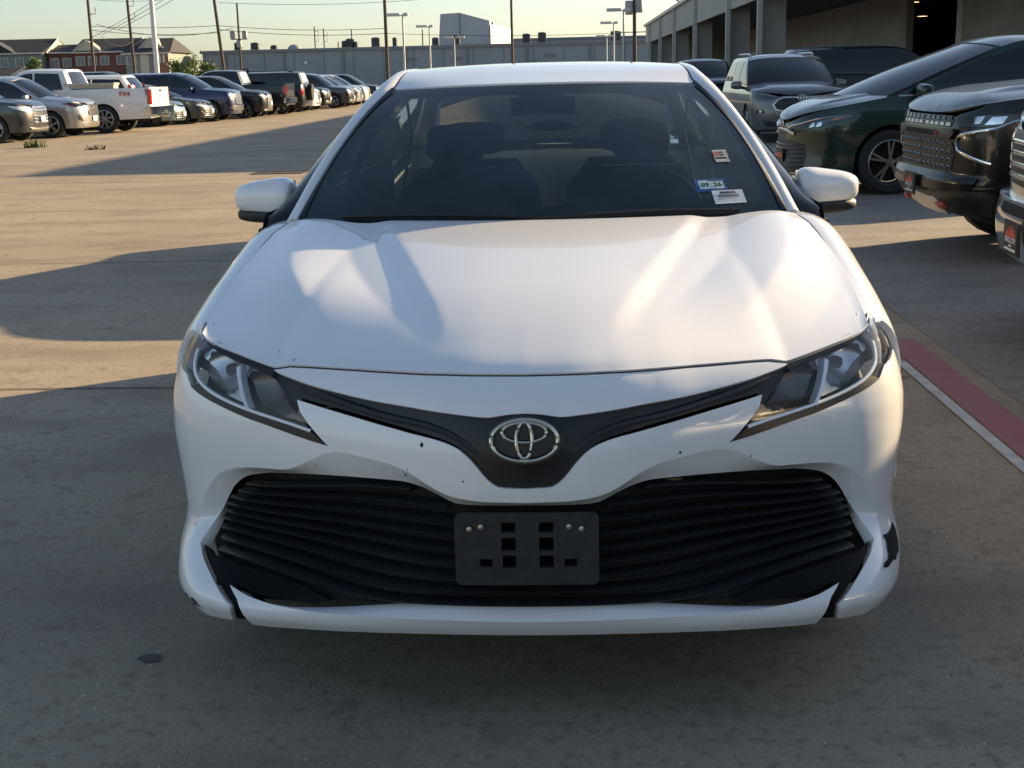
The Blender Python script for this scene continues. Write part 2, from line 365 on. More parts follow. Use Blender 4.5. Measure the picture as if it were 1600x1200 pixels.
def relief(u,z):
    """fold of the bumper skin towards the lower opening, bumper corner and winglet ridges"""
    a=np.abs(np.asarray(u,float)); P=np.stack([a,z],-1).reshape(-1,2)
    dg=dist_line(P,_gt); dc=dist_line(P,_crease); t=dg/(dg+dc+1e-9)
    k=inpoly(P,_ringp)|inpoly(P,_open)
    w=np.where(P[:,0]>.80,sst(.335,.43,P[:,1]),1.)
    r=np.where(k,-.030*(1-t)*w,-.030*(1-t)*w*0)
    return r.reshape(np.shape(z))
FB=lambda u,z:F(u,z,relief(u,np.asarray(z,float)))
car=thing('sedan','white four-door sedan facing the camera with its black licence bracket empty','car',(-.0967,2.6058,0),-.00739)
WHITE=mat('paint_white',(.85,.85,.845),.32,coat=1,coat_r=.03,noise=(3,.0,(.83,.83,.82)))
BP,GB=M['black_plastic'],M['gloss_black']
# --- hood -----------------------------------------------------------------
fc=np.vstack([CV['shut'][::-1],CV['hltop'][1:8]]); fcs=np.concatenate([[0],np.cumsum(np.hypot(*np.diff(fc,axis=0).T))]); fcs/=fcs[-1]
_zg0=pchip([.467,.62,.80,.95,1.1,1.22,1.32,1.42,1.7],[.811,.838,.868,.897,.927,.953,.974,.992,1.0])
def gapc(y): # x of the hood/fender gap
    return pchip([.46,.62,.80,.95,1.1,1.22,1.32,1.42,1.6],[.790,.805,.817,.820,.816,.809,.80,.778,.77])(y)
_g0=pchip([0,.027,.08,.186,.32,.54,.76,1],[0,.075,.18,.34,.49,.68,.845,1]); _g1=pchip([0,.2,.35,.66,1],[0,.17,.31,.62,1])
_xr=pchip([.3,.45,.7,.95,1.2,1.5],[.44,.50,.60,.675,.715,.73])
def hood_relief(x,y):
    x=np.abs(x); xc=.15+.275*np.clip((y-.15)/1.05,0,1.2); rel=lambda v,e:np.sqrt(v*v+e*e)
    r=.010*sst(xc+.055,xc-.010,x)*sst(.16,.55,y)
    d=x-_xr(y); q=np.where(d<0,rel(d,.012)/.17,rel(d,.012)/.16); tent=np.clip(1.06-q,0,2); tent=np.where(tent<.12,tent*tent/.24,tent-.06)
    r=r+.030*tent*sst(.30,.80,y)
    return r*sst(1.36,1.18,y-.2*(x/.77)**2)+0*x
def hood_pt(a,b):
    s=np.where(a<0,-1.,1.); A=np.abs(a); u=np.interp(A,fcs,fc[:,0]); z0=np.interp(A,fcs,fc[:,1])
    P0=F(u,z0); xf,yf,zf=P0[...,0],P0[...,1]+.004,P0[...,2]+.006
    xr,yr,zr=.772*A,1.22+.20*A**2,1.0-.004*A**2
    y=yf+(yr-yf)*b; x=xf+(xr-xf)*b
    yg=.467+(1.42-.467)*b; x=x+A**4*(gapc(yg)-.004-(.786+(.772-.786)*b))
    w=A**2.2; g=_g0(b)*(1-w)+_g1(b)*w; z=zf+(zr-zf)*g
    return np.stack([s*x,y,z+hood_relief(x,y)*(1-A**7)-.002*A**8],-1)
aa=np.linspace(-1,1,161); bb=np.concatenate([np.linspace(0,.1,14,endpoint=False),np.linspace(.1,1,80)])
A_,B_=np.meshgrid(aa,bb); grid('hood',hood_pt(A_,B_),WHITE,car,lip=.014)
# --- front bumper: upper lip, main piece, lower lip --------------------------
lipu=sym(np.vstack([CV['liplow'][::-1],[[.656,.7775]],CV['shut'][:]]))
patch('hood_lip',sym(np.vstack([smooth_line(CV['liplow'][::-1],2),[[.657,.7772]],CV['shut']])) ,F,WHITE,car,.016,lip=.018)
topB=np.vstack([smooth_line(CV['vlow'][::-1],2),CV['wingedge'][1:-1],[[.4655,.6372]],CV['hlbot'][1:]])
sideB=np.array([[1.03,.745],[1.10,.752],[1.17,.74],[1.215,.66],[1.20,.55],[1.18,.42],[1.16,.30],[1.13,.235],[1.06,.23]])
botB=np.vstack([CV['wing'][::-1],CV['gouter'][::-1][1:],_crease])
bump_=patch('bumper',sym(np.vstack([topB,sideB,botB])),F,WHITE,car,.0125,lip=.010)
patch('bumper_return',sym(np.vstack([_crease[::-1],smooth_line(CV['gtop'],2)])),FR,WHITE,bump_,.009,lip=.03,eps=.0025)
patch('lower_lip',sym(np.vstack([CV['spear'][::-1],CV['spearside'][1:],CV['lip'][1:]])),F,WHITE,car,.016,lip=.05,off=.004)
sl_=np.vstack([CV['shut'][::-1],CV['hltop'][1:6]]); sl_=np.vstack([mir(sl_[::-1][:-1]),sl_])
P_=np.stack([F(sl_[:,0],sl_[:,1]-.001,-.0025),F(sl_[:,0],sl_[:,1]+.0035,-.0025),F(sl_[:,0],sl_[:,1]+.008,-.0015)],1)
grid('hood_gap_dark',P_,BP,car,center=(0,1,.2))  # black strip painting the shade of the open hood gap
for s in (1,-1):
    y=np.linspace(.49,1.41,50); P_=np.stack([np.stack([gapc(y)+dx,y,_zg0(y)-.0015+dz],-1) for dx,dz in ((-.005,-.002),(0,.0),(.0055,-.003))],1)*[s,1,1]
    grid('fender_gap_dark',P_,BP,car,center=(0,1,.2))  # black strip drawn for the dark of the gap beside the fender
# --- lower grille ------------------------------------------------------------
gr=sym(np.vstack([CV['gtop'][::-1],CV['gouter'][1:],CV['spearside'][::-1][1:],CV['spear'][1:]]))
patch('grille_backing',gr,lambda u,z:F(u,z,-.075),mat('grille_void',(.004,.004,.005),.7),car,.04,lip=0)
# dark side vents (solid gloss plastic) at the outer ends
VENT=mat('vent_plastic',(.006,.006,.007),.6,spec=.12)
vent=np.vstack([[[.903,.341],[.86,.333],[.75,.326],[.65,.317],[.57,.303],[.50,.286]],CV['spear'][4:0:-1],[[.768,.2971]],CV['spearside'][1:],CV['gouter'][::-1][:-1]])
for s in (1,-1):
    patch('grille_vent',vent*[s,1],lambda u,z:F(u,z,-.010-.030*sst(.84,.55,np.abs(u))),VENT,car,.02,lip=.03)
# frame of the opening
ringo=np.vstack([smooth_line(CV['gtop'],2),mir(smooth_line(CV['gtop'],2)[::-1])])
def strip_on(name,L,w,fn,m,parent,h=.01,n=3):
    """raised bar of width w and height h following the polyline L on fn(u,z,d)"""
    L=np.asarray(L,float); T=np.gradient(L,axis=0); T/=np.linalg.norm(T,axis=1)[:,None]+1e-9; Nn=np.stack([-T[:,1],T[:,0]],-1)
    rows=[]
    for (k,d) in ((-.5,-h),(-.5,0),(0,.25*h),(.5,0),(.5,-h)):
        q=L+Nn*w*k; rows.append(fn(q[:,0],q[:,1],d))
    P=np.stack(rows,0); a,b,_=P.shape; v=P.reshape(-1,3); f=[(i*b+j,(i+1)*b+j,(i+1)*b+j+1,i*b+j+1) for i in range(a-1) for j in range(b-1)]
    mb=MB(); mb.add(v,f); return mb.build(name,m,parent,smooth=True)
us=np.linspace(-.90,.90,121)
def gtop_z(a): o=np.argsort(CV['gtop'][:,0]); return np.interp(a,CV['gtop'][o,0],CV['gtop'][o,1])
def gbot_z(a):
    lo=np.vstack([CV['spear'][::-1],[[.80,.285]],CV['gouter'][::-1][3:]]); o=np.argsort(lo[:,0]); return np.interp(a,lo[o,0],lo[o,1])
SLAT=mat('grille_slat',(.020,.021,.023),.34,coat=.3)
for k in range(9):
    zc=.556-.0325*k; zo=.497-.0200*k
    a=np.abs(us); t=sst(.26,.82,a)
    z=zc+(zo-zc)*t
    ok=(z<gtop_z(a)-.013)&(z>gbot_z(a)+.006)&(a<.865)
    # split into continuous runs
    idx=np.where(ok)[0]
    if len(idx)<4: continue
    for run in np.split(idx,np.where(np.diff(idx)>1)[0]+1):
        if len(run)<5: continue
        strip_on('slat',np.stack([us[run],z[run]],-1),.0095,lambda u,zz,d:F(u,zz,d-.036+.010*sst(.3,.8,np.abs(u))),SLAT,car,h=.03)
# --- upper grille (V shaped) and emblem ---------------------------------------
vg=np.vstack([smooth_line(CV['liplow'][::-1],2),[[.665,.7735]],CV['lens_in'][:],[[.4655,.6382]],CV['wingedge'][::-1][1:],smooth_line(CV['vlow'],2)[1:]])
def vrel(u,z):
    a=np.abs(u); d=-.012-.012*sst(.10,.30,a)*sst(.64,.42,a)
    return d+.016*np.exp(-(a/.085)**2-((z-.665)/.05)**2)
patch('upper_grille',sym(vg),lambda u,z:F(u,z,vrel(u,z)),BP,car,.014,lip=.02)
mid=np.array([[.10,.652],[.15,.683],[.22,.703],[.35,.716],[.50,.737],[.60,.757]])
for s in (1,-1):
    strip_on('grille_bar',smooth_line(mid,5)*[s,1],.012,lambda u,z,d:F(u,z,d-.008),SLAT,car,h=.012)
ecz=.684
def ell(cx,cz,rx,rz,r,n=48,lift=.0):
    pts=[F(cx+rx*math.cos(2*math.pi*i/n),cz+rz*math.sin(2*math.pi*i/n),.012+lift) for i in range(n)]
    return [tuple(p) for p in pts]
emb=patch('emblem_badge',[(.080*math.cos(t),ecz+.050*math.sin(t)) for t in np.linspace(0,2*math.pi,40,endpoint=False)],lambda u,z:F(u,z,.006),BP,car,.015,lip=.02)
EM=MB()
EM.tube(ell(0,ecz,.069,.0415,0),.0052,8,True); EM.tube(ell(0,ecz+.001,.0165,.036,0,32),.0046,8,True,)
EM.tube(ell(0,ecz+.0165,.046,.0195,0),.0042,8,True)
EM.build('emblem_ring',mat('emblem_chrome',(.50,.45,.36),.14,1),emb,True)
# --- licence plate bracket --------------------------------------------------
def rect(x0,z0,x1,z1,r=.0,n=4):
    if r<=0: return [(x0,z0),(x1,z0),(x1,z1),(x0,z1)]
    o=[]
    for cx,cz,t0 in ((x1-r,z0+r,-90),(x1-r,z1-r,0),(x0+r,z1-r,90),(x0+r,z0+r,180)):
        o+=[(cx+r*math.cos(R(t0+90*i/n)),cz+r*math.sin(R(t0+90*i/n))) for i in range(n+1)]
    return o
PB=lambda u,z:np.stack([u,-.012+.010*(.53-z)+.0*u+.10*u*u,z],-1)
hol=[rect(-.052,.488,-.022,.512),rect(.022+.005,.488,.057,.512),rect(-.052,.448,-.022,.478),rect(.027,.448,.057,.478),rect(-.05,.41,-.022,.438),rect(.027,.41,.057,.438),
     rect(-.098,.412,-.072,.43),rect(.080,.412,.106,.43)]
brk=patch('licence_bracket',rect(-.150,.372,.152,.529,.014),PB,mat('bracket_plastic',(.022,.022,.023),.6,noise=(40,.3)),car,.02,holes=hol,lip=.014)
for x,z in ((-.118,.498),(-.094,.503),(.090,.503),(.116,.498)):
    MB().lathe([(0,-.006),(.006,-.005),(.0065,0)],12,'y',tuple(PB(x,z)+np.array([0,-.001,0]))).build('screw',M['satin'],brk,True)
# --- headlights -----------------------------------------------------------------
HB=mat('headlamp_bezel',(.17,.15,.135),.28,.45); REF=mat('headlamp_reflector',(.62,.62,.62),.30,.8,noise=(14,.2)); DRL=mat('headlamp_light_guide',(.90,.91,.92),.3,coat=.5)
for s in (1,-1):
    h=bpy.data.objects.new('headlight',None); COL.objects.link(h); h.parent=car
    outer=np.array([[1.135,.80],[1.105,.753],[1.03,.745]])
    full=np.vstack([CV['hltop'],outer,CV['hlbot'][::-1],CV['lens_in'][::-1]])
    patch('housing',full*[s,1],lambda u,z:F(u,z,-.060+.03*sst(.9,1.08,np.abs(u))),HB,h,.03,lip=0)
    lens=np.vstack([CV['hltop'],outer,CV['hlbot'][::-1][:1],CV['lens_low'][::-1][2:],CV['lens_in'][::-1][1:]])
    patch('lens',full*[s,1],lambda u,z:F(u,z,-.001),M['lamp_clear'],h,.03,lip=0)
    low=np.vstack([CV['lens_low'][:8],CV['hlbot'][::-1][1:],[[.4655,.6372]]])
    patch('lower_trim',low*[s,1],lambda u,z:F(u,z,.0015),BP,h,.02,lip=.02)
    topt=np.vstack([CV['hltop'],[[1.06,.822],[1.0,.812],[.95,.804],[.86,.794],[.76,.781],[.70,.772],[.665,.764]]])
    patch('upper_trim',topt*[s,1],lambda u,z:F(u,z,-.008),mat('lamp_top_trim',(.05,.043,.037),.3,.2) if s==1 else bpy.data.materials['lamp_top_trim'],h,.02,lip=.015)
    # inner bowl and outer bowl
    def bowl(cu,cz,ru,rz,dp):
        return lambda u,z:F(u,z,-.018-dp*np.clip(1-((np.abs(u)-cu)/ru)**2-((z-cz)/rz)**2,0,1)**.6)
    inn=np.array([[.565,.706],[.612,.737],[.66,.768],[.755,.781],[.748,.75],[.728,.715],[.70,.692],[.63,.684],[.575,.678],[.535,.672]])
    patch('inner_reflector',inn*[s,1],bowl(.66,.73,.10,.05,.04),HB,h,.012,lip=.01)
    out=np.array([[.775,.78],[.86,.793],[.93,.800],[.955,.785],[.93,.757],[.885,.732],[.83,.714],[.77,.702],[.728,.695],[.742,.72],[.76,.75]])
    patch('outer_reflector',out*[s,1],bowl(.855,.752,.095,.05,.045),REF,h,.012,lip=.01)
    strip_on('light_guide',smooth_line(CV['lens_low'],3)*[s,1],.0065,lambda u,z,d:F(u,z,d+.001),DRL,h,h=.006)
    strip_on('light_guide',smooth_line(CV['bar'],3)*[s,1],.0075,lambda u,z,d:F(u,z,d+.0005),DRL,h,h=.02)
    ob=np.array([[.955,.803],[1.0,.815],[1.05,.825],[1.105,.835],[1.13,.80],[1.10,.757],[1.03,.749],[.972,.746],[.985,.775]])
    patch('outer_sun_sheen',ob*[s,1],lambda u,z:F(u,z,-.010),REF,h,.02,lip=.01)  # silver panel stands in for the sun's reflection at the lamp end
    amb=np.array([[1.03,.80],[1.065,.812],[1.075,.79],[1.05,.768],[1.015,.760]])
    patch('side_marker',amb*[s,1],lambda u,z:F(u,z,-.006),M['lamp_amber'],h,.02,lip=.01)
# --- fenders -----------------------------------------------------------------------
_zg=pchip([.467,.62,.80,.95,1.1,1.22,1.32,1.42,1.7],[.811,.838,.868,.897,.927,.953,.974,.992,1.0])
_wf=pchip([.4,.5,.6,.7,.9,1.2,1.6],[.865,.885,.908,.921,.929,.931,.930])
def fender(y,t):
    t=np.asarray(t,float); y=np.asarray(y,float); xg=gapc(y)+.004; zg=_zg(y); q=np.clip(t,0,1)*math.pi/2; w=_wf(y)
    x=xg+(w-xg)*np.sin(q)**.86; z=zg-.001-.155*(1-np.cos(q))**1.0
    tl=np.clip(t-1,0,2); z=z-tl*(zg-.155-.2); x=x-.02*sst(.55,1,tl)
    return np.stack([x,y,z],-1)
arch=[(.97+.365*math.cos(R(t)),.335+.365*math.sin(R(t))) for t in range(0,181,12)]
def z2t(y,z): return 1+(float(_zg(y))-.155-z)/(float(_zg(y))-.155-.2)
fo=[(.475,0),(.535,.10),(.588,.28),(.605,.5),(.615,.8),(.62,1.05),(.62,1.3)]
fo+=[(y,max(1.02,z2t(y,z))) for y,z in arch[::-1][1:-1]]+[(1.345,1.95),(1.56,1.95),(1.56,1.0),(1.56,0.35),(1.56,0.0)]
fo+=[(y,0.) for y in (1.45,1.32,1.15,.95,.75,.6)]
for s in (1,-1):
    patch('fender',[(y,t) for y,t in fo],lambda y,t,s=s:fender(y,t)*[s,1,1],WHITE,car,.03,lip=.016,center=(0,1.1,.5))
# --- sides, tail ------------------------------------------------------------------
_ins=pchip([.15,.25,.40,.55,.70,.80,.90,.98,1.03,1.08],[.06,.02,.03,.012,0,.004,.022,.055,.085,.12])
def tail(s_,z):
    s_=np.asarray(s_,float); th=np.clip((s_-4.15)/1.15,0,1)*math.pi/2; i=_ins(z)
    x=(.93-i)*np.cos(th)**.55; x=np.where(s_<=4.15,.93-i,x); y=np.where(s_<=4.15,s_,4.15+.73*np.sin(th)-i*.5*np.sin(th))
    return np.stack([x,y,z+0*s_],-1)
ar2=[(3.79+.36*math.cos(R(t)),.335+.36*math.sin(R(t))) for t in range(0,181,12)]
so_=[(1.575,.22),(3.43,.22)]+ar2[::-1][1:-1]+[(4.15,.24),(5.3,.28),(5.3,1.02),(4.9,1.04),(4.3,1.05),(3.6,1.03),(2.6,1.015),(1.575,.995)]
for s in (1,-1):
    sp=patch('body_side',so_,lambda y,z,s=s:tail(y,z)*[s,1,1],WHITE,car,.06,lip=.015,center=(0,2.8,.5))
    for y0 in (2.05,3.12):
        patch('door_handle',rect(y0+.55,.80,y0+.75,.83,.012),lambda y,z,s=s:tail(y,z)*[s,1,1],WHITE,sp,.03,lip=.02,off=.025,center=(0,2.8,.5))
    patch('taillight',[(4.55,.78),(5.05,.76),(5.05,.90),(4.6,.93)],lambda y,z,s=s:tail(y,z)*[s,1,1],M['lamp_red'],car,.05,off=.006,center=(0,2.8,.5))
# --- greenhouse ----------------------------------------------------------------------
_Tt=np.array([[.752,1.445,.996],[.712,1.60,1.095],[.660,1.76,1.20],[.598,1.91,1.30],[.527,2.055,1.381],[.512,2.2,1.425],[.505,2.4,1.446],[.50,2.8,1.452],[.495,3.15,1.435],[.50,3.42,1.398],[.545,3.75,1.29],[.60,4.02,1.165],[.63,4.2,1.075]])
_Pt=np.array([[.797,1.46,.985],[.748,1.66,1.11],[.694,1.81,1.215],[.644,1.94,1.30],[.588,2.08,1.378],[.562,2.22,1.408],[.553,2.4,1.422],[.548,2.8,1.428],[.552,3.15,1.41],[.575,3.42,1.365],[.64,3.75,1.25],[.71,4.02,1.13],[.75,4.2,1.06]])
Ts=smooth_line(_Tt,5); Ps=smooth_line(_Pt,5)
def ribbon(A,B,n=7,bul=.012):
    t=np.linspace(0,1,n)[None,:,None]; P=A[:,None]*(1-t)+B[:,None]*t
    d=B-A; up=np.stack([np.abs(d[:,2])*.8+.3*np.abs(d[:,0]),0*d[:,0],np.abs(d[:,0])+.02],-1); up/=np.linalg.norm(up,axis=1)[:,None]
    return P+up[:,None]*(bul*4*t*(1-t))
roofz=pchip([1.93,2.05,2.2,2.4,2.65,2.95,3.2,3.45],[1.394,1.412,1.436,1.457,1.467,1.464,1.45,1.415])
def roof_pt(a,b):
    A=np.abs(a); yT=2.055+(3.42-2.055)*b; yc=1.935+(3.50-1.935)*b
    y=yc+(yT-yc)*A**2; xT=np.interp(yT,Ts[:,1],Ts[:,0])-.008; zT=np.interp(yT,Ts[:,1],Ts[:,2])
    z=roofz(yc); z=z-(z-zT)*A**2.4
    return np.stack([a*xT,y,z],-1)
A_,B_=np.meshgrid(np.linspace(-1,1,61),np.linspace(0,1,41)); roof=grid('roof',roof_pt(A_,B_),WHITE,car,lip=.012)
def side(P,s): return P*np.array([s,1,1])
for s in (1,-1):
    grid('roof_rail',side(ribbon(Ts,Ps),s),WHITE,car,lip=.012,center=(0,2.6,.9))
    d=np.array([-.010,0,-.006]); i0=20
    grid('roof_ditch',side(np.stack([Ts[i0:50]+[-.012,0,-.009],Ts[i0:50]+[.002,0,-.006]],1),s),BP,car,center=(0,2.6,.9))
    # side glass from rail to belt
    rows=[]
    for p in Ps:
        belt=np.array([.862 if p[1]<3.4 else .85-.12*(p[1]-3.4),p[1],1.0+.012*(p[1]-1.5)]); zt=p[2]
        if zt<belt[2]+.01: belt[2]=zt-.01
        rows.append(np.stack([p*(1-t)+belt*t+np.array([.018*4*t*(1-t),0,0]) for t in np.linspace(0,1,6)]))
    grid('side_window',side(np.array(rows),s),M['tint_glass'],car,center=(0,2.6,.9))
    grid('belt_moulding',side(np.array([[r[-1]+[.004,0,.012],r[-1]+[.008,0,-.006],r[-1]+[.02,0,-.05]] for r in rows]),s),BP,car,center=(0,2.6,.5))
    for y0 in (2.62,2.68): pass
    MB().tube([(s*.80,2.64,.98),(s*.70,2.65,1.22),(s*.58,2.66,1.38)],.03,8).build('door_pillar',M['interior'],car)
def wind(a,b):
    A=np.abs(a); bx=.744*a; by=1.262+.182*A**2; bz=.992+.003*A**2; tx=.519*a; ty=1.935+.115*A**2; tz=1.388-.010*A**2
    q=b*(1-b)*4; x=bx+(tx-bx)*b+.022*a*q; y=by+(ty-by)*b-.016*q; z=bz+(tz-bz)*b+.026*q
    return np.stack([x,y,z],-1)
A_,B_=np.meshgrid(np.linspace(-1,1,49),np.linspace(0,1,33))
WG=glassmat('windshield_glass',(.27,.34,.36),1.58,0,haze=(.085,(.26,.44,.52)))  # teal film puts the sky's sheen on the glass into its colour
ws=grid('windshield',wind(A_,B_),WG,car)
WN=lambda d:(lambda a,b:wind(a,b))
hole=[(-.90,.16),(-.80,.12),(-.4,.10),(0,.095),(.4,.10),(.80,.12),(.90,.16),(.925,.24),(.93,.6),(.925,.90),(.88,.935),(.14,.94),(.13,.82),(.08,.79),(-.08,.79),(-.13,.82),(-.14,.94),(-.88,.935),(-.925,.90),(-.93,.6),(-.925,.24)]
patch('frit_band',densify([(-1,0),(1,0),(1,1),(-1,1)],.1,True),wind,GB,ws,.06,holes=[hole],lip=0,off=-.0025,center=(0,2.2,.7))
for s in (1,-1):
    b=np.linspace(0,1,30); e0=wind(np.full(30,.985*s),b)+[0,-.002,.003]; e1=np.array([np.interp(b,np.linspace(0,1,21),Ts[:21,k]) for k in range(3)]).T*[s,1,1]+[s*.004,0,.004]
    grid('windshield_trim',np.stack([e0,e0*.5+e1*.5+[0,-.003,.006],e1],1),mat('windshield_trim',(.02,.02,.022),.35) if s==1 else bpy.data.materials['windshield_trim'],car,center=(0,2.4,.6))
a=np.linspace(-1,1,41); c0=wind(a,np.full(41,.012))+[0,-.004,.002]; c1=hood_pt(a*.985,np.full(41,.985))+[0,0,-.022]
grid('cowl',np.stack([c0,c0*.5+c1*.5+[0,0,-.012],c1],1),BP,car)
for x0,x1,zz in ((-.60,.02,0),(.02,.60,0)):
    p=[tuple(wind(x0/.744+(x1-x0)/.744*t,.014+.018*math.sin(math.pi*t))+np.array([0,-.006,.009])) for t in np.linspace(0,1,14)]
    MB().tube(p,.0065,6).build('wiper',M['trim_plastic'],car,True)
rw=lambda a,b:np.stack([a*(.49+.10*b),3.50+.66*b-.06*a*a*(1-b),1.412-.33*b-.03*a*a+.03*np.sin(math.pi*b)],-1)
A_,B_=np.meshgrid(np.linspace(-1,1,15),np.linspace(0,1,11)); grid('rear_window',rw(A_,B_),glassmat('privacy_glass',(.06,.075,.08)),car,center=(0,2.4,.6))
A_,B_=np.meshgrid(np.linspace(-1,1,21),np.linspace(0,1,13))
grid('trunk_lid',np.stack([A_*(.76-.06*B_**2),4.14+.66*B_-.16*A_**2*B_,1.065+.015*np.sin(3.1*B_)-.05*B_**3+.015-.015*A_**2],-1),WHITE,car,lip=.012)
# --- wing mirrors ------------------------------------------------------------
def blob(cx,cy,cz,hx,hy,hz,e1=.55,e2=.55,taper=0,n=28,k=18,shear=0):
    th=np.linspace(0,2*math.pi,n+1); ph=np.linspace(-math.pi/2,math.pi/2,k)
    T,Pp=np.meshgrid(th,ph); sp=lambda v,e:np.sign(v)*np.abs(v)**e
    x=sp(np.cos(Pp),e1)*sp(np.cos(T),e2)*0; 
    X=sp(np.sin(Pp),e1); Yy=sp(np.cos(Pp),e1)*sp(np.cos(T),e2); Z=sp(np.cos(Pp),e1)*sp(np.sin(T),e2)
    sc=1-taper*(X*.5+.5)**1.6
    return np.stack([cx+hx*X,cy+hy*Yy*sc+shear*X,cz+hz*Z*sc+.012*(sc-1)],-1)
for s in (1,-1):
    mr=bpy.data.objects.new('wing_mirror',None); COL.objects.link(mr); mr.parent=car
    b=blob(.935,1.80,1.040,.107,.080,.070,.42,.78,.40,shear=.035)
    grid('mirror_shell',side(b,s),WHITE,mr,center=(s*.935,1.8,1.045))
    b2=blob(.940,1.805,.985,.098,.072,.034,.5,.8,.35,shear=.035)
    grid('mirror_base',side(b2,s),M['trim_plastic'],mr,center=(s*.94,1.8,1.0))
    MB().tube([(s*.80,1.68,.94),(s*.83,1.71,.965),(s*.88,1.785,.985)],[.036,.034,.032],10,flat=.55).build('mirror_arm',M['trim_plastic'],mr,True)
    grid('mirror_glass',side(np.array([[[.845,1.876,1.0],[1.01,1.90,1.02]],[[.845,1.876,1.09],[1.01,1.90,1.07]]]),s),M['chrome'],mr,smooth=False)
# --- wheels ------------------------------------------------------------------
def wheel(parent, x, y, r, w=.22, rim=.7, spokes=5, m_rim=None, side=1, twin=True, n=32):
    """tyre with its rim (a sub-part); side = +1 faces +x"""
    s=side; t=MB().lathe([(r*rim,-s*w*.4),(r*.88,-s*w*.5),(r*.985,-s*w*.42),(r,-s*w*.25),(r,s*w*.25),(r*.985,s*w*.42),(r*.88,s*w*.5),(r*rim,s*w*.44),(r*rim,-s*w*.4)],n,'x',(x,y,r)).build('wheel',M['rubber'],parent,True)
    q=MB(); R0=r*rim
    q.lathe([(R0,s*w*.44),(R0*.95,s*w*.46),(R0*.90,s*w*.38),(R0*.88,s*w*.05)],n,'x',(x,y,r))
    for k in range(spokes):
        for dt in ((-.14,.14) if twin else (0,)):
            th=2*math.pi*k/spokes+.3; ct,st=math.cos(th),math.sin(th); c2,s2=math.cos(th+dt),math.sin(th+dt)
            p0=np.array([s*w*.40,ct*R0*.12,st*R0*.12]); p1=np.array([s*w*.42,c2*R0*.93,s2*R0*.93])
            wd=R0*(.05 if twin else .11); nn=np.array([0,-s2,c2])
            v=[p0-nn*wd*.9,p0+nn*wd*.9,p1+nn*wd,p1-nn*wd]; v2=[p-np.array([s*w*.16,0,0]) for p in v]
            q.add([tuple(p+np.array([x,y,r])) for p in v+v2],[(0,1,2,3),(7,6,5,4),(0,4,5,1),(1,5,6,2),(2,6,7,3),(3,7,4,0)])
    q.lathe([(R0*.20,s*w*.25),(R0*.20,s*w*.43),(R0*.08,s*w*.45),(0,s*w*.45)],12,'x',(x,y,r))
    q.build('rim',m_rim or M['alloy'],t,True)
    MB().lathe([(R0*.86,0),(0,0)],20,'x',(x+s*w*.02,y,r)).build('brake_disc',M['underbody'],t)
    return t
for s in (1,-1):
    for y in (.97,3.79): wheel(car,s*.765,y,.335,.215,.66,5,side=s)
MB().box((-.80,.45,.19),(.80,4.55,.24)).box((-.62,.50,.24),(.62,1.25,.62)).build('underbody',M['underbody'],car)
for s in (1,-1):
    MB().lathe([(.36,-.14),(.36,.10)],18,'x',(s*.74,.97,.335),arc=(-.1,math.pi+.1,False)).build('wheel_liner',M['underbody'],car)
# --- cabin -----------------------------------------------------------------------
IN,IG=M['interior'],M['interior_grey']
MB().box((-.80,1.5,.24),(.80,4.2,.36)).box((-.88,1.45,.24),(-.80,4.0,.97)).box((.80,1.45,.24),(.88,4.0,.97)).box((-.8,1.25,.3),(.8,1.5,.90)).build('cabin_floor',IN,car)
A_,B_=np.meshgrid(np.linspace(-1,1,31),np.linspace(0,1,13))
dz=.965-.02*B_+.030*np.exp(-((A_*.74-.36)/.17)**2)*sst(.45,.75,B_)*sst(1.1,.85,B_)-.25*sst(.82,1,B_)
grid('dashboard',np.stack([A_*.74,1.30+.16*A_**2*(1-B_)+.62*B_-.0*A_,dz],-1),IG,car,center=(0,1.6,.3))
sw=MB(); n=40; cw=Vector((.36,2.03,.93)); tl=Matrix.Rotation(R(-62),3,'X')
sw.tube([tuple(cw+tl@Vector((.183*math.cos(2*math.pi*i/n),.183*math.sin(2*math.pi*i/n),0))) for i in range(n)],.015,8,True)
sw.tube([tuple(cw+tl@Vector((-.18,0,0))),tuple(cw+tl@Vector((0,-.01,.03))),tuple(cw+tl@Vector((.18,0,0)))],[.018,.05,.018],8)
sw.tube([tuple(cw+tl@Vector((0,0,.02))),tuple(cw+Vector((0,-.3,-.10)))],.03,8)
sw.build('steering_wheel',IN,car,True)
def seat(cx,cy,w,top,hr=True):
    st=bpy.data.objects.new('seat',None); COL.objects.link(st); st.parent=car
    th=np.linspace(-1,1,13); zz=np.linspace(0,1,12); T,Z=np.meshgrid(th,zz)
    wd=w*(.92+.1*np.sin(math.pi*Z)-.28*sst(.75,1,Z)); bx=T*wd; by=cy+.20*Z+ -.055*np.abs(T)**3*sst(1.05,.5,Z); bz=.50+(top-.50)*Z
    front=np.stack([cx+bx,by,bz],-1); back=front+np.array([0,.11,0]); P=np.concatenate([front,back[::-1]],0)
    grid('seat_back',P,IG,st,center=(cx,cy+.15,.75))
    grid('seat_cushion',blob(cx,cy-.25,.47,w*.97,.28,.08,.4,.5),IG,st,center=(cx,cy-.25,.47))
    if hr: grid('headrest',blob(cx,cy+.225,top+.10,w*.46,.05,.075,.5,.7),IG,st,center=(cx,cy+.22,top+.1))
for x in (-.37,.37): seat(x,2.50,.25,1.06)
for x in (-.36,.36): seat(x,3.38,.30,1.04)
MB().box((-.11,2.02,1.285),(.11,2.05,1.345)).tube([(0,2.02,1.33),(0,1.94,1.37)],.012,6).build('interior_mirror',GB,car)
A_,B_=np.meshgrid(np.linspace(-1,1,15),np.linspace(.02,1,15)); grid('headliner',roof_pt(A_*.97,B_)+[0,0,-.045],M['headliner'],car)
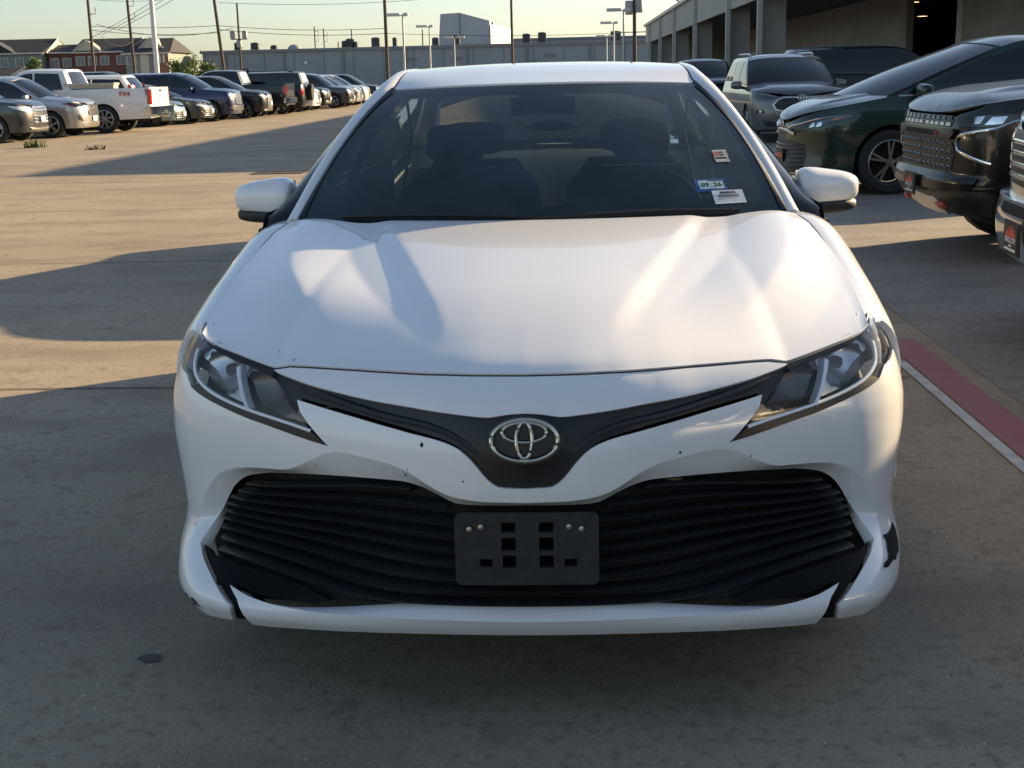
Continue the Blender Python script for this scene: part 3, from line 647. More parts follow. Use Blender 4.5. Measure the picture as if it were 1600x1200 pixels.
BW=mat('belt_webbing',(.20,.20,.20),.8)
for s in (1,-1): MB().tube([(s*.55,2.62,1.36),(s*.53,2.60,1.2),(s*.58,2.58,.95)],.018,6,flat=.3).build('seat_belt',BW,car)
# --- windscreen stickers (flat print on the glass) ---------------------------------
def stick(name,a0,b0,a1,b1,m,sk=0.0,d=.004,parent=ws):
    P=np.array([[wind(a0,b0),wind(a1,b0)],[wind(a0+sk,b1),wind(a1+sk,b1)]])
    n=np.cross(P[0,1]-P[0,0],P[1,0]-P[0,0]); n/=np.linalg.norm(n); n*=np.sign(-n[1]); P=P+n*d
    o=grid(name,P,m,parent,smooth=False); return P,n
def on_stick(P,n,fx,fy,h,s,m,parent=ws,bold=0.0,sq=1.0):
    o=P[0,0]*(1-fx)*(1-fy)+P[0,1]*fx*(1-fy)+P[1,0]*(1-fx)*fy+P[1,1]*fx*fy+n*.001
    x=P[0,1]-P[0,0]; y=P[1,0]-P[0,0]; return text('print',s,h,m,parent,frame_m(o,x,y)@Matrix.Diagonal((sq,1,1,1)),.0003,bold=bold)
P_,n_=stick('inventory_label',.720,.064,.853,.141,M['white_print'])
on_stick(P_,n_,.5,.80,.0135,'98404A',M['black_print'],bold=.0006,sq=1.25)
for k in range(34):
    w=(.35,.6,.9)[(k*7+k*k)%3]
    f0=.16+.68*k/34; q=lambda fx,fy:P_[0,0]*(1-fx)*(1-fy)+P_[0,1]*fx*(1-fy)+P_[1,0]*(1-fx)*fy+P_[1,1]*fx*fy+n_*.0011
    mesh('barcode_bar',[q(f0,.46),q(f0+.02*w,.46),q(f0+.02*w,.66),q(f0,.66)],[(0,1,2,3)],M['black_print'],ws)
for fx0,fx1,fy in ((.12,.74,.36),(.12,.30,.27),(.60,.72,.18)):
    mesh('print_line',[q(fx0,fy),q(fx1,fy),q(fx1,fy+.04),q(fx0,fy+.04)],[(0,1,2,3)],mat('grey_print',(.3,.3,.32),.5) if 'grey_print' not in bpy.data.materials else bpy.data.materials['grey_print'],ws)
P_,n_=stick('registration_sticker',.660,.139,.793,.214,M['blue_print'],d=.003)
P_,n_=stick('registration_sticker_face',.675,.152,.781,.203,M['pale_green'],d=.0045)
on_stick(P_,n_,.24,.45,.0235,'09',M['green_print'],bold=.0008,sq=1.15); on_stick(P_,n_,.76,.45,.0235,'26',M['green_print'],bold=.0008,sq=1.15)
mesh('print_line',[P_[0,0]*.62+P_[0,1]*.38+(P_[1,0]-P_[0,0])*.86+n_*.001,P_[0,1]+(P_[1,1]-P_[0,1])*.86+n_*.001,P_[0,1]+(P_[1,1]-P_[0,1])*.96+n_*.001,P_[0,0]*.62+P_[0,1]*.38+(P_[1,0]-P_[0,0])*.96+n_*.001],[(0,1,2,3)],M['green_print'],ws)
# worn square sticker: a frame, a red block and broken white lines
st_=lambda n,a0,b0,a1,b1,m,d=.004:stick(n,a0,b0,a1,b1,m,d=d)
OW=mat('worn_white_print',(.42,.43,.43),.7)
for a0,b0,a1,b1 in ((.795,.385,.862,.398),(.790,.316,.856,.336),(.790,.348,.855,.354),(.832,.356,.860,.362),(.826,.370,.862,.376),(.846,.34,.856,.39),(.79,.316,.794,.35)):
    st_('worn_sticker_line',a0,b0,a1,b1,OW)
st_('worn_sticker_block',.792,.356,.824,.384,mat('worn_red_print',(.35,.12,.11),.7))
# torn corner of the bumper, and scuffs
tear=np.array([[.992,.447],[1.01,.44],[1.04,.442],[1.075,.455],[1.09,.42],[1.085,.375],[1.07,.345],[1.05,.352],[1.035,.338],[1.02,.350],[.985,.341],[.965,.350],[.972,.362],[.99,.366],[1.0,.378],[.998,.40],[1.004,.42]]); tear=np.stack([tear[:,0]-.045,.318+(tear[:,1]-.395)*.48],-1)
patch('torn_hole',tear,F,mat('tear_void',(.002,.002,.002),.9),car,.02,lip=0,off=.0025)
chips=[(-.2225,.667,.006),(-.26,.60,.0025),(-.255,.612,.002),(-.5,.59,.002),(.0,.545,.0018),(.52,.60,.002),(-.10,.66,.002),(-.13,.595,.002),(-.62,.80,.002),(-.68,.81,.0018),(-.95,.37,.004),(.34,.634,.003)]
CH=mat('stone_chip',(.012,.011,.013),.8)
for u,z,r in chips:
    k=random.uniform(.6,1.2); pts=[(u+r*k*math.cos(t)*random.uniform(.6,1.2),z+r*1.2*math.sin(t)*random.uniform(.6,1.2)) for t in np.linspace(0,6.283,7)[:-1]]
    patch('stone_chip',pts,F,CH,car,.01,lip=0,off=.0015)
for k in range(9):
    u=-.93+random.uniform(-.03,.03); z=.232+random.uniform(-.006,.016)
    pts=[(u+.014*math.cos(t)*random.uniform(.3,1.2),z+.0035*math.sin(t)*random.uniform(.4,1.3)) for t in np.linspace(0,6.283,8)[:-1]]
    patch('scuff',pts,F,CH,car,.01,lip=0,off=.0015)
# ================================================================== ground
def concrete(name, c1, c2, c3, rough=.85):
    m=bpy.data.materials.new(name); m.use_nodes=True; t=m.node_tree; b=t.nodes['Principled BSDF']; b.inputs['Roughness'].default_value=rough
    b.inputs['Specular IOR Level'].default_value=.3
    tc=t.nodes.new('ShaderNodeTexCoord')
    def noise(s,d,lo,hi,vec=None,rough_=.55):
        n=t.nodes.new('ShaderNodeTexNoise'); n.inputs['Scale'].default_value=s; n.inputs['Detail'].default_value=d; n.inputs['Roughness'].default_value=rough_
        t.links.new(vec or tc.outputs['Object'],n.inputs['Vector'])
        r=t.nodes.new('ShaderNodeMapRange'); r.inputs[1].default_value=lo; r.inputs[2].default_value=hi; t.links.new(n.outputs['Fac'],r.inputs[0]); return r.outputs[0]
    def mix(f,a,bb,bl='MIX'):
        x=t.nodes.new('ShaderNodeMix'); x.data_type='RGBA'; x.blend_type=bl
        if hasattr(f,'links'): t.links.new(f,x.inputs[0])
        else: x.inputs[0].default_value=f
        for v,i in ((a,6),(bb,7)):
            if isinstance(v,tuple): x.inputs[i].default_value=(*v,1)
            else: t.links.new(v,x.inputs[i])
        return x.outputs[2]
    mp=t.nodes.new('ShaderNodeMapping'); mp.inputs['Scale'].default_value=(.7,1.25,1); t.links.new(tc.outputs['Object'],mp.inputs[0])
    c=mix(noise(.45,8,.35,.65),c1,c2); c=mix(noise(1.3,9,.48,.72,mp.outputs[0]),c,c3)
    c=mix(noise(7,6,.55,.75),c,tuple(x*.72 for x in c1)); 
    sp=noise(140,3,.38,.62); c=mix(.46,c,mix(sp,(.30,.30,.30),(.68,.68,.68)),'OVERLAY')
    sp2=noise(60,3,.68,.72); c=mix(sp2,c,tuple(min(1,x*1.7) for x in c2)); 
    c=mix(noise(28,5,.52,.70),c,tuple(x*.78 for x in c1))
    st=noise(9,4,.73,.76); c=mix(st,c,tuple(x*.35 for x in c1))
    t.links.new(c,b.inputs['Base Color'])
    bp=t.nodes.new('ShaderNodeBump'); bp.inputs['Strength'].default_value=.35; bp.inputs['Distance'].default_value=.006
    n=t.nodes.new('ShaderNodeTexNoise'); n.inputs['Scale'].default_value=120; n.inputs['Detail'].default_value=4; t.links.new(tc.outputs['Object'],n.inputs['Vector'])
    t.links.new(n.outputs['Fac'],bp.inputs['Height']); t.links.new(bp.outputs[0],b.inputs['Normal'])
    return m
CON=concrete('concrete',(.300,.245,.178),(.40,.330,.240),(.215,.178,.135))
CON2=concrete('apron_concrete',(.25,.222,.19),(.32,.285,.245),(.19,.172,.15))
def sheet(name,x0,y0,x1,y1,z,m,kind='structure',parent=None):
    o=mesh(name,[(x0,y0,z),(x1,y0,z),(x1,y1,z),(x0,y1,z)],[(0,1,2,3)],m,parent)
    if kind: tag(o,kind=kind)
    return o
gnd=sheet('ground',-900,-400,900,1500,0,CON)
# loose grit on the concrete: nobody could count it
V=[];Fq=[]
for k in range(2600):
    if k<1500: x,y=random.uniform(.75,1.6),random.uniform(2.2,6.2)
    else: x,y=random.uniform(-4.5,7),random.uniform(2.0,13)
    r=abs(random.gauss(0,.0022))+.0012; c=len(V); a=random.uniform(0,6.28)
    V+=[(x+r*math.cos(a+t)*random.uniform(.7,1.3),y+r*math.sin(a+t)*random.uniform(.7,1.3),.0042) for t in (0,2.1,4.2)]+[(x,y,.0042+r*.9)]
    Fq+=[(c,c+1,c+3),(c+1,c+2,c+3),(c+2,c,c+3)]
gt_=mesh('grit',V,Fq,mat('grit',(.34,.31,.27),.9,noise=(50,.5)),None); tag(gt_,'loose grit scattered over the concrete','grit',kind='stuff')
# ================================================================== parked vehicles
class Wrap:
    """body of a vehicle as one band round its plan: s metres from the middle of the nose, z height"""
    def __init__(w,L,W,rn=.55,nn=2.6,rt=.35,nt_=3.2,qf=None,qs=None,qr=None):
        w.L,w.W=L,W; P=[]
        for t in np.linspace(0,math.pi/2,22): P.append((W*math.sin(t)**(2/nn),rn*(1-max(math.cos(t),0)**(2/nn))))
        for y in np.linspace(rn,L-rt,12)[1:-1]: P.append((W,y))
        for t in np.linspace(math.pi/2,0,22): P.append((W*math.sin(t)**(2/nt_),L-rt*(1-max(math.cos(t),0)**(2/nt_))))
        P=np.array(P); d=np.hypot(*np.diff(P,axis=0).T); keep=np.concatenate([[True],d>1e-4]); P=P[keep]
        w.s=np.concatenate([[0],np.cumsum(np.hypot(*np.diff(P,axis=0).T))]); w.S=w.s[-1]; w.P=P
        w.qf=pchip(*zip(*(qf or [(.1,.12),(.3,.02),(.6,0),(.9,.05),(1.1,.15),(1.4,.3)])))
        w.qs=pchip(*zip(*(qs or [(.1,.12),(.25,.03),(.45,.02),(.75,0),(.95,.015),(1.1,.05),(1.25,.09),(1.5,.2)])))
        w.qr=pchip(*zip(*(qr or [(.1,.15),(.35,.02),(.6,0),(.95,.02),(1.2,.06),(1.5,.12)])))
        i=np.searchsorted(-P[::-1,1],0)
    def xy(w,a): return np.interp(a,w.s,w.P[:,0]),np.interp(a,w.s,w.P[:,1])
    def __call__(w,s,z,d=0.0):
        s=np.asarray(s,float); z=np.asarray(z,float)+0*s; a=np.clip(np.abs(s),0,w.S); sg=np.where(s<0,-1.,1.); e=.02
        x,y=w.xy(a); a0,a1=np.maximum(a-e,0),np.minimum(a+e,w.S); x0,y0=w.xy(a0); x1,y1=w.xy(a1); x0=np.where(a<e,-w.xy(e-a)[0],x0); x1=np.where(a>w.S-e,-w.xy(2*w.S-a-e)[0],x1)
        tx,ty=x1-x0,y1-y0; l=np.hypot(tx,ty)+1e-9; nx,ny=ty/l,-tx/l; c=ny*ny
        q=np.where(ny<0,w.qf(z),w.qr(z))*c+w.qs(z)*(1-c)-d
        return np.stack([sg*(x-nx*q),y-ny*q,z],-1)
    def s_of(w,y): # s on the side for a given y
        return float(np.interp(y,w.P[:,1],w.s))
def hw(W,zl,ys,y):
    return np.interp(y,ys,W)
class Vehicle:
    def __init__(v,name,label,cat,loc,rz,L,W,paintm,prof,wr,gh,wheels,sill=.24,wrap=None,step=.10,group=None,rim=None,spokes=5,crown=.05,bed=None,tint=None,rimfrac=.68,clad=None,twin=True,archr=1.14):
        v.root=thing(name,label,cat,loc,rz,group); v.w=Wrap(L,W,**(wrap or {})); v.paint=paintm; v.c=(0,L*.5,.6); v.step=step
        w=v.w; zl=pchip(*zip(*prof)); v.zl=zl; v.L,v.W=L,W; near=step<.07
        # side bands with wheel arches
        for sg in (1,-1):
            lo=[(0,sill)]; 
            for (y,r) in wheels:
                c=w.s_of(y); ra=r*archr
                pts=[(c+ra*math.cos(R(t)),r+ra*math.sin(R(t))) for t in np.linspace(180,0,15 if near else 11)]
                pts=[p for p in pts if p[1]>sill+.01]; lo+=[(pts[0][0]-.01,sill)]+pts+[(pts[-1][0]+.01,sill)]
            lo.append((w.S,sill+.06)); ss=np.linspace(w.S,0,70); up=[(s,float(zl(w.xy(s)[1]))) for s in ss]
            patch('body_side',[(sg*s,z) for s,z in lo+up],w,paintm,v.root,step,lip=.02,center=v.c,bstep=step*.7,eps=.01)
            for (y,r) in wheels:
                MB().lathe([(r*.3,-sg*.20),(r*1.12,-sg*.20),(r*1.12,sg*.05)],14,'x',(sg*(W-.12),y,r),arc=(-.1,math.pi+.1,False)).build('wheel_well',M['underbody'],v.root)
                wheel(v.root,sg*(W-.135 if W>.95 else W-.125),y,r,.25 if r>.36 else .22,rimfrac,spokes,rim,sg,twin,24 if near else 18)
            if clad:
                for (y,r) in wheels:
                    c=w.s_of(y); arc=[(sg*(c+r*1.19*math.cos(R(t))),r+r*1.19*math.sin(R(t))) for t in np.linspace(172,8,15)]
                    strip_on('arch_trim',arc,.07,lambda s,z,d:w(s,z,d+.006),clad,v.root,h=.012)
        MB().box((-W*.86,.3,sill-.04),(W*.86,L-.3,sill+.04)).build('underbody',M['underbody'],v.root)
        # top edge -> half width by y
        ss=np.linspace(0,w.S,400); zz=zl(w.xy(ss)[1]); Pt=w(ss,zz); o=np.argsort(Pt[:,1]); v.ty,v.tx=Pt[o,1],Pt[o,0]
        g=gh; y1=g['yb0']+.12
        def deck(name,ya,yb,m,cr,hump=0):
            k=(Pt[:,1]>=ya)&(Pt[:,1]<=yb); E=Pt[k]; E=E[np.argsort(E[:,1])] if ya<L*.5 else E[np.argsort(E[:,1])]
            if len(E)<3: return
            out=[(x,y) for x,y,_ in E]+[(-x,y) for x,y,_ in E[::-1]]
            kp=[]
            for p in out:
                if not kp or math.hypot(p[0]-kp[-1][0],p[1]-kp[-1][1])>step*.4: kp.append(p)
            out=kp
            def fn(x,y):
                wd=np.maximum(np.interp(y,v.ty,v.tx),.02); q=np.clip(np.abs(x)/wd,0,1)
                edge=np.minimum(1,np.minimum((y-ya)/.25+.0,1)); 
                z=zl(y)+cr*(1-q**4)*np.clip((y-ya)/.22,0,1)**.5*(1 if ya<L*.5 else 1)
                if hump: z=z+hump*sst(.75,.6,q)*sst(.15,.5,y-ya)
                return np.stack([x,y,z],-1)
            patch(name,out,fn,m,v.root,step*.8,lip=.015,center=(0,(ya+yb)/2,.2),eps=.012)
        deck('hood',Pt[:,1].min(),y1,paintm,crown,.02)
        if bed: v.bed(bed,Pt,zl)
        elif g['yb1']<L-.25: deck('trunk_lid',g['yb1']-.1,Pt[:,1].max(),paintm,.03)
        v.greenhouse(g,tint or M['dark_glass'],near)
    def bed(v,b,Pt,zl):
        y0,y1,zr,zf=b; W=v.W-.03; m=v.paint
        for s in (1,-1): MB().box((s*(W-.11) if s>0 else -W+.015,y0,zr-.03),(s*W-.015*s if s>0 else -W+.11,y1,zr+.015)).build('bed_rail',M['trim_plastic'],v.root)
        MB().box((-W+.1,y0,zf),(W-.1,y1,zf+.03)).box((-W+.08,y0,zf),(-W+.1,y1,zr-.03)).box((W-.1,y0,zf),(W-.08,y1,zr-.03)).box((-W+.1,y0-.03,zf),(W-.1,y0,zr)).build('bed_liner',M['underbody'],v.root)
    def greenhouse(v,g,glass,near):
        W=v.W; yb0,yr0,yr1,yb1,zr=g['yb0'],g['yr0'],g['yr1'],g['yb1'],g['zr']; wb=g.get('wb',W-.05); wr_=g.get('wr',W-.22); zb=lambda y:v.zl(y)-.015
        def X(y,z):
            b=zb(np.asarray(y,float)); t=np.clip((z-b)/(zr-b),0,1.1); tap=1-.05*sst(v.L*.6,v.L,y)
            return (wb+(wr_-wb)*t**1.25)*tap
        arc=.05
        top=lambda y:zr-arc-.10*sst(yr0+.35,yr0-.15,y)*1.0-.03*sst(yr1-.6,yr1+.1,y)-g.get('drop',.0)*np.clip((y-yr0)/(yr1-yr0),0,1)**2
        tops=[(y,float(top(y))) for y in np.linspace(yr0,yr1,9)]
        side=[(yb0,float(zb(yb0)))]+tops+[(yb1,float(zb(yb1)))]+[(y,float(zb(y))) for y in np.linspace(yb1,yb0,8)[1:-1]]
        roofm=g.get('roofm',v.paint)
        for sg in (1,-1):
            fn=lambda y,z,sg=sg:np.stack([sg*X(y,z),y,z],-1)
            ps=patch('cabin_side',side,fn,v.paint,v.root,v.step,lip=.02,center=(0,(yr0+yr1)/2,zr-.4),eps=.01)
            # windows
            h=lambda y:float(top(min(max(y,yr0),yr1)))-g.get('head',.075)
            fy=lambda z:yb0+(yr0-yb0)*np.clip((z-zb(yb0))/(top(yr0)-zb(yb0)),0,1)   # A pillar line
            ry=lambda z:yb1+(yr1-yb1)*np.clip((z-zb(yb1))/(top(yr1)-zb(yb1)),0,1)
            cuts=g['cuts']
            for i in range(len(cuts)-1):
                a,b=cuts[i],cuts[i+1]; pts=[]
                za=float(zb(a))+.035; zbb=float(zb(b))+.035
                if i==0: 
                    zt=h(yr0); pts=[(float(fy(za))+.10,za),(b-.03,zbb),(b-.03,h(b)),(yr0+.22,h(yr0+.22)),(float(fy(zt-.04))+.10,zt-.04)]
                elif i==len(cuts)-2:
                    zt=h(b); pts=[(a+.03,za),(float(ry(zbb))-g.get('cp',.16),zbb),(float(ry(zt))-g.get('cp',.16)*.8,zt),(a+.03,h(a))]
                else: pts=[(a+.03,za),(b-.03,zbb),(b-.03,h(b)),(a+.03,h(a))]
                patch('side_window',pts,fn,glass,ps,v.step*1.4,lip=0,off=.006,center=(0,(yr0+yr1)/2,zr-.4),eps=.01)
            if g.get('chrome'):
                strip_on('window_trim',[(float(fy(float(zb(cuts[0]))+.02))+.05,float(zb(cuts[0]))+.015)]+[(y,float(zb(y))+.015) for y in cuts[1:]],.02,lambda y,z,d,sg=sg:np.stack([sg*(X(y,z)+.010+d),y,z],-1),M['satin'],ps,h=.01)
            # roof rail
            if g.get('rails'):
                mb=MB(); ys=np.linspace(yr0+.35,yr1-.25,10); zz=[float(top(y))+.075 for y in ys]; zz[0]-=.04; zz[-1]-=.04
                mb.tube([(sg*(wr_*.98-.05),y,z) for y,z in zip(ys,zz)],.02,6).build('roof_rack_rail',g['rails'],v.root,True)
        # roof
        n=15; a=np.linspace(-1,1,n); yy=np.linspace(0,1,15); A,Bq=np.meshgrid(a,yy)
        ye=yr0+(yr1-yr0)*Bq; bow=g.get('bow',.10); y=ye-bow*(1-A**2)*np.clip(1-Bq*3,0,1)+.05*(1-A**2)*np.clip(Bq*3-2,0,1)
        xt=X(ye,top(ye)); z=top(ye)+(arc+.012)*(1-np.abs(A)**3)
        grid('roof',np.stack([A*xt,y,z],-1),roofm,v.root,lip=.02,center=(0,(yr0+yr1)/2,zr-.5))
        # windscreen
        bq=np.linspace(0,1,11); A,Bq=np.meshgrid(a,bq); zb0=float(zb(yb0)); zt0=float(top(yr0))
        xe=X(yb0+(yr0-yb0)*Bq,zb0+(zt0-zb0)*Bq)*.955; bowb=g.get('bowb',.20)
        y=yb0+(yr0-yb0)*Bq-(bowb*(1-Bq)+bow*Bq)*(1-A**2)-.02*np.sin(math.pi*Bq); z=zb0+.02+(zt0-zb0-.02)*Bq+(.02*(1-Bq)+(arc+.004)*Bq)*(1-np.abs(A)**3)+.02*np.sin(math.pi*Bq)
        wsg=grid('windshield',np.stack([A*xe,y,z],-1),g.get('front_glass',glass),v.root,center=(0,(yr0+yr1)/2+.5,zr-.7))
        for sg in (1,-1):
            i=-1 if sg>0 else 0; e=np.stack([A*xe,y,z],-1)[:,i]; yq=yb0+(yr0-yb0)*bq; zq=zb0+(zt0-zb0)*bq; o=np.stack([sg*X(yq,zq),yq,zq],-1)+[0,0,.004]
            grid('windshield_pillar',np.stack([e,(e+o)/2+[0,-.008,.012],o],1),g.get('pillar',v.paint),v.root,center=(0,(yr0+yr1)/2+.5,zr-.7))
        # rear glass panel
        zb1=float(zb(yb1)); zt1=float(top(yr1)); A,Bq=np.meshgrid(a,bq); xe=X(yb1+(yr1-yb1)*Bq,zb1+(zt1-zb1)*Bq); 
        y=yb1+(yr1-yb1)*Bq+(.10*(1-Bq)+.05*Bq)*(1-A**2); z=zb1+(zt1-zb1)*Bq+(arc*Bq)*(1-np.abs(A)**3)
        P=np.stack([A*xe,y,z],-1); grid('rear_panel',P,v.paint,v.root,center=(0,yr0,zr-.5))
        k=P[2:10,2:13]+np.array([0,.008,0]); grid('rear_window',k,g.get('rear_glass',glass),v.root,center=(0,yr0,zr-.5))
    def P(v,name,pts,m,off=.006,lip=.02,both=True,tail=False,parent=None,step=None):
        """flat piece on the body band: pts (s, z); s from the nose, or from the tail"""
        r=[]
        for sg in ((1,-1) if both else (1,)):
            q=[(sg*((v.w.S-s) if tail else s),z) for s,z in pts]
            r.append(patch(name,q,v.w,m,parent or v.root,step or v.step*.8,lip=lip,off=off,center=v.c,eps=.01))
        return r[0]
    def S_(v,name,pts,w,m,off=.008,h=.015,both=True,tail=False,parent=None):
        for sg in ((1,-1) if both else (1,)):
            q=densify([(sg*((v.w.S-s) if tail else s),z) for s,z in pts],.06)
            strip_on(name,q,w,lambda s,z,d:v.w(s,z,d+off),m,parent or v.root,h=h)
    def full(v,pts): # symmetric outline from half (middle outwards and back)
        return [(s,z) for s,z in pts]+[(-s,z) for s,z in pts[::-1]]
    def F_(v,name,pts,m,off=.006,lip=.02,tail=False,parent=None,step=None):
        """one piece across the middle of nose or tail, from its half outline"""
        if tail: # mirror halves about the tail: two patches would seam; use plain x,z mapping
            def fn(u,z,d=0): 
                u=np.asarray(u,float); q=v.w(v.w.S-np.abs(u),z); q[...,0]=np.where(u<0,-1,1)*np.abs(q[...,0]); return q
        else: fn=v.w
        return patch(name,v.full(pts),fn,m,parent or v.root,step or v.step*.8,lip=lip,off=off,center=v.c,eps=.01)
    def mirrors(v,y,z,m,hx=.12,hz=.085):
        for s in (1,-1):
            x=v.W-.02; mr=grid('wing_mirror',side(blob(x+.13,y,z,hx,.085,hz,.45,.7,.25),s),m,v.root,center=(s*(x+.13),y,z))
            MB().tube([(s*(x-.06),y-.02,z-.07),(s*(x+.06),y,z-.04)],.035,6).build('mirror_arm',M['trim_plastic'],mr,True)
    def plate(v,z,m=None,txt=None,tail=False,w=.15,h=.076,off=.02,s0=0.0):
        y=float(v.w(0.001 if not tail else v.w.S-.001,z)[1])+(-off if not tail else off); sg=-1 if not tail else 1
        p=MB().box((-w,min(y,y+sg*.008),z-h),(w,max(y,y+sg*.008),z+h)).build('licence_plate',m or M['white_print'],v.root)
        return p,y+sg*.0085
# ---- kinds ------------------------------------------------------------------
def suv(label,loc,rz,pm,L=4.95,W=.965,H=1.73,step=.1,name='sport_utility_vehicle',hood=1.02,rails=None,rim=None,group=None,cat='suv',wr=.37,box=0.0,clad=None,tint=None,**kw):
    """family SUV, nose at y=0"""
    f=L/4.95; b=hood+.10
    prof=[(0,hood-.14),(.10,hood-.04),(.45*f,hood+.03),(1.25*f,b),(2.3*f,b+.03),(3.9*f,b+.08),(L-.1,b+.08),(L,b+.06)]
    gh=dict(yb0=1.22*f-.1*box,yr0=(2.05-.38*box)*f,yr1=(4.45+.22*box)*f,yb1=L-.10,zr=H,wr=W-.24+.08*box,wb=W-.07,cuts=[1.22*f,2.45*f,3.45*f,L-.3],rails=rails,**kw)
    return Vehicle(name,label,cat,loc,rz,L,W,pm,prof,wr,gh,[(.95*f,wr),(3.80*f,wr)],.27,dict(rn=.5-.15*box,nn=2.7+1.2*box,rt=.35,qf=[(.1,.16),(.3,.03),(.55,0),(.8,.02),(hood-.1,.06),(hood+.05,.14),(1.5,.3)]),step,group,rim,5,.055,tint=tint,clad=clad)
def light_pair(v,z0,z1,s0,s1,m=None,drop=.03):
    m=m or M['lamp_white']
    v.P('headlight',[(s0,z0+.01),(s0+.5*(s1-s0),z0),(s1,z0+drop*.5),(s1+.10,z1-.02),(s1,z1),(s0,z1-drop)],m)
def tails(v,s0,s1,z0,z1,m=None):
    v.P('taillight',[(s0,z0),(s1,z0+.03),(s1,z1),(s0,z1-.02)],m or M['lamp_red'],tail=True,lip=.03)
def grille(v,half,m,bars=(),barm=None,frame=None,w=.02):
    g_=v.F_('grille',half,m,off=.004)
    for pts in bars: v.S_('grille_bar',pts,w,barm or M['chrome'],off=.012,parent=g_)
    if frame is not None: v.S_('grille_surround',half,.035,frame,off=.012,parent=g_)
    return g_
# ---- right-hand row, noses towards the aisle -------------------------------------
GREEN=paint('dark_green',(.010,.034,.027),.3,.3,.7); BLACK=paint('black',(.006,.007,.008),.3,0,.5); GREYP=paint('grey',(.115,.12,.13),.32,.5); SILV=paint('silver',(.42,.42,.42),.3,.75)
DKGREY=paint('dark_grey',(.045,.047,.052),.32,.5); BLUE=paint('blue',(.010,.022,.075),.3,.4); WHITE2=paint('white_fleet',(.72,.72,.71),.35); TEAL=paint('teal',(.16,.22,.23),.3,.5); NIGHT=paint('night',(.008,.009,.014),.3,0,.6)
RR=R(-82)
# dark green minivan
L=5.18; HZ=1.0
van=Vehicle('minivan','dark green minivan with ten-spoke alloy wheel, beyond the black SUV','minivan',(2.56,16.15,0),R(-85),L,.985,GREEN,
    [(0,.80),(.06,.88),(.25,.96),(.6,1.035),(1.1,1.11),(1.6,1.16),(3.0,1.18),(4.6,1.22),(L,1.2)],.37,
    dict(yb0=.98,yr0=2.30,yr1=4.75,yb1=5.08,zr=1.75,wr=.74,wb=.925,cuts=[1.05,2.65,3.8,4.95],bow=.16,bowb=.34,chrome=True,pillar=BLACK,head=.085,front_glass=mat('minivan_glass',(.012,.018,.020),.06,spec=.7)),
    [(1.03,.37),(4.09,.37)],.22,dict(rn=.72,nn=2.3,rt=.35,qf=[(.1,.2),(.2,.04),(.3,0),(.45,.02),(.6,.03),(.72,.02),(.80,.03),(.88,.07),(.96,.14),(1.1,.3),(1.4,.6)]),.05,rim=M['alloy_dark'],spokes=5,crown=.05,rimfrac=.70)
gl=van.F_('lower_grille',[(0,.60),(.45,.60),(.62,.56),(.66,.44),(.60,.28),(0,.26)],BP,off=.004)
for z in (.56,.51,.46,.41,.36,.31): van.S_('grille_bar',[(0,z),(.35,z),(.60,z+.01)],.012,M['gloss_black'],off=.012,h=.02,parent=gl)
van.S_('bumper_lip',[(0,.225),(.4,.225),(.75,.235),(.95,.25)],.035,M['satin'],off=.02,h=.03)
for r_ in (1,):
    van.P('headlight',[(.30,.74),(.42,.70),(.60,.735),(.85,.79),(1.02,.845),(1.20,.885),(1.02,.885),(.80,.86),(.55,.80)],M['lamp_clear'],off=.010)
    van.P('headlamp_housing',[(.30,.74),(.42,.70),(.60,.735),(.85,.79),(1.02,.845),(1.20,.885),(1.02,.885),(.80,.86),(.55,.80)],mat('van_lamp_housing',(.10,.105,.11),.25,.6),off=.004,lip=.012)
    for s0 in (.60,.70,.80): van.P('lamp_unit',[(s0,.755+.1*(s0-.6)),(s0+.075,.77+.1*(s0-.6)),(s0+.08,.815+.12*(s0-.6)),(s0+.02,.80+.12*(s0-.6))],M['chrome'],off=.007,lip=.0)
    van.P('turn_signal',[(.98,.842),(1.10,.867),(1.19,.883),(1.02,.876)],M['lamp_amber'],off=.008,lip=0)
van.S_('chrome_strip',[(.26,.755),(.36,.785),(.55,.812),(.80,.868),(1.02,.893),(1.22,.898)],.014,M['chrome'],off=.014)
van.S_('chrome_strip',[(.0,.735),(.22,.725),(.34,.70),(.42,.69)],.03,M['chrome'],off=.012)
em_=van.w(.001,.80); MB().lathe([(0,-.012),(.05,-.01),(.06,.0)],16,'y',(0,float(em_[1])-.01,.80)).build('emblem',M['satin'],van.root,True)
van.mirrors(1.35,1.16,GREEN); p_,yp=van.plate(.43,BP,off=.02)
MB().box((-.13,yp-.002,.40),(.13,yp-.001,.46)).build('plate_print',M['red_print'],p_)
MB().box((1.30,0,0),(1.31,.01,.01))
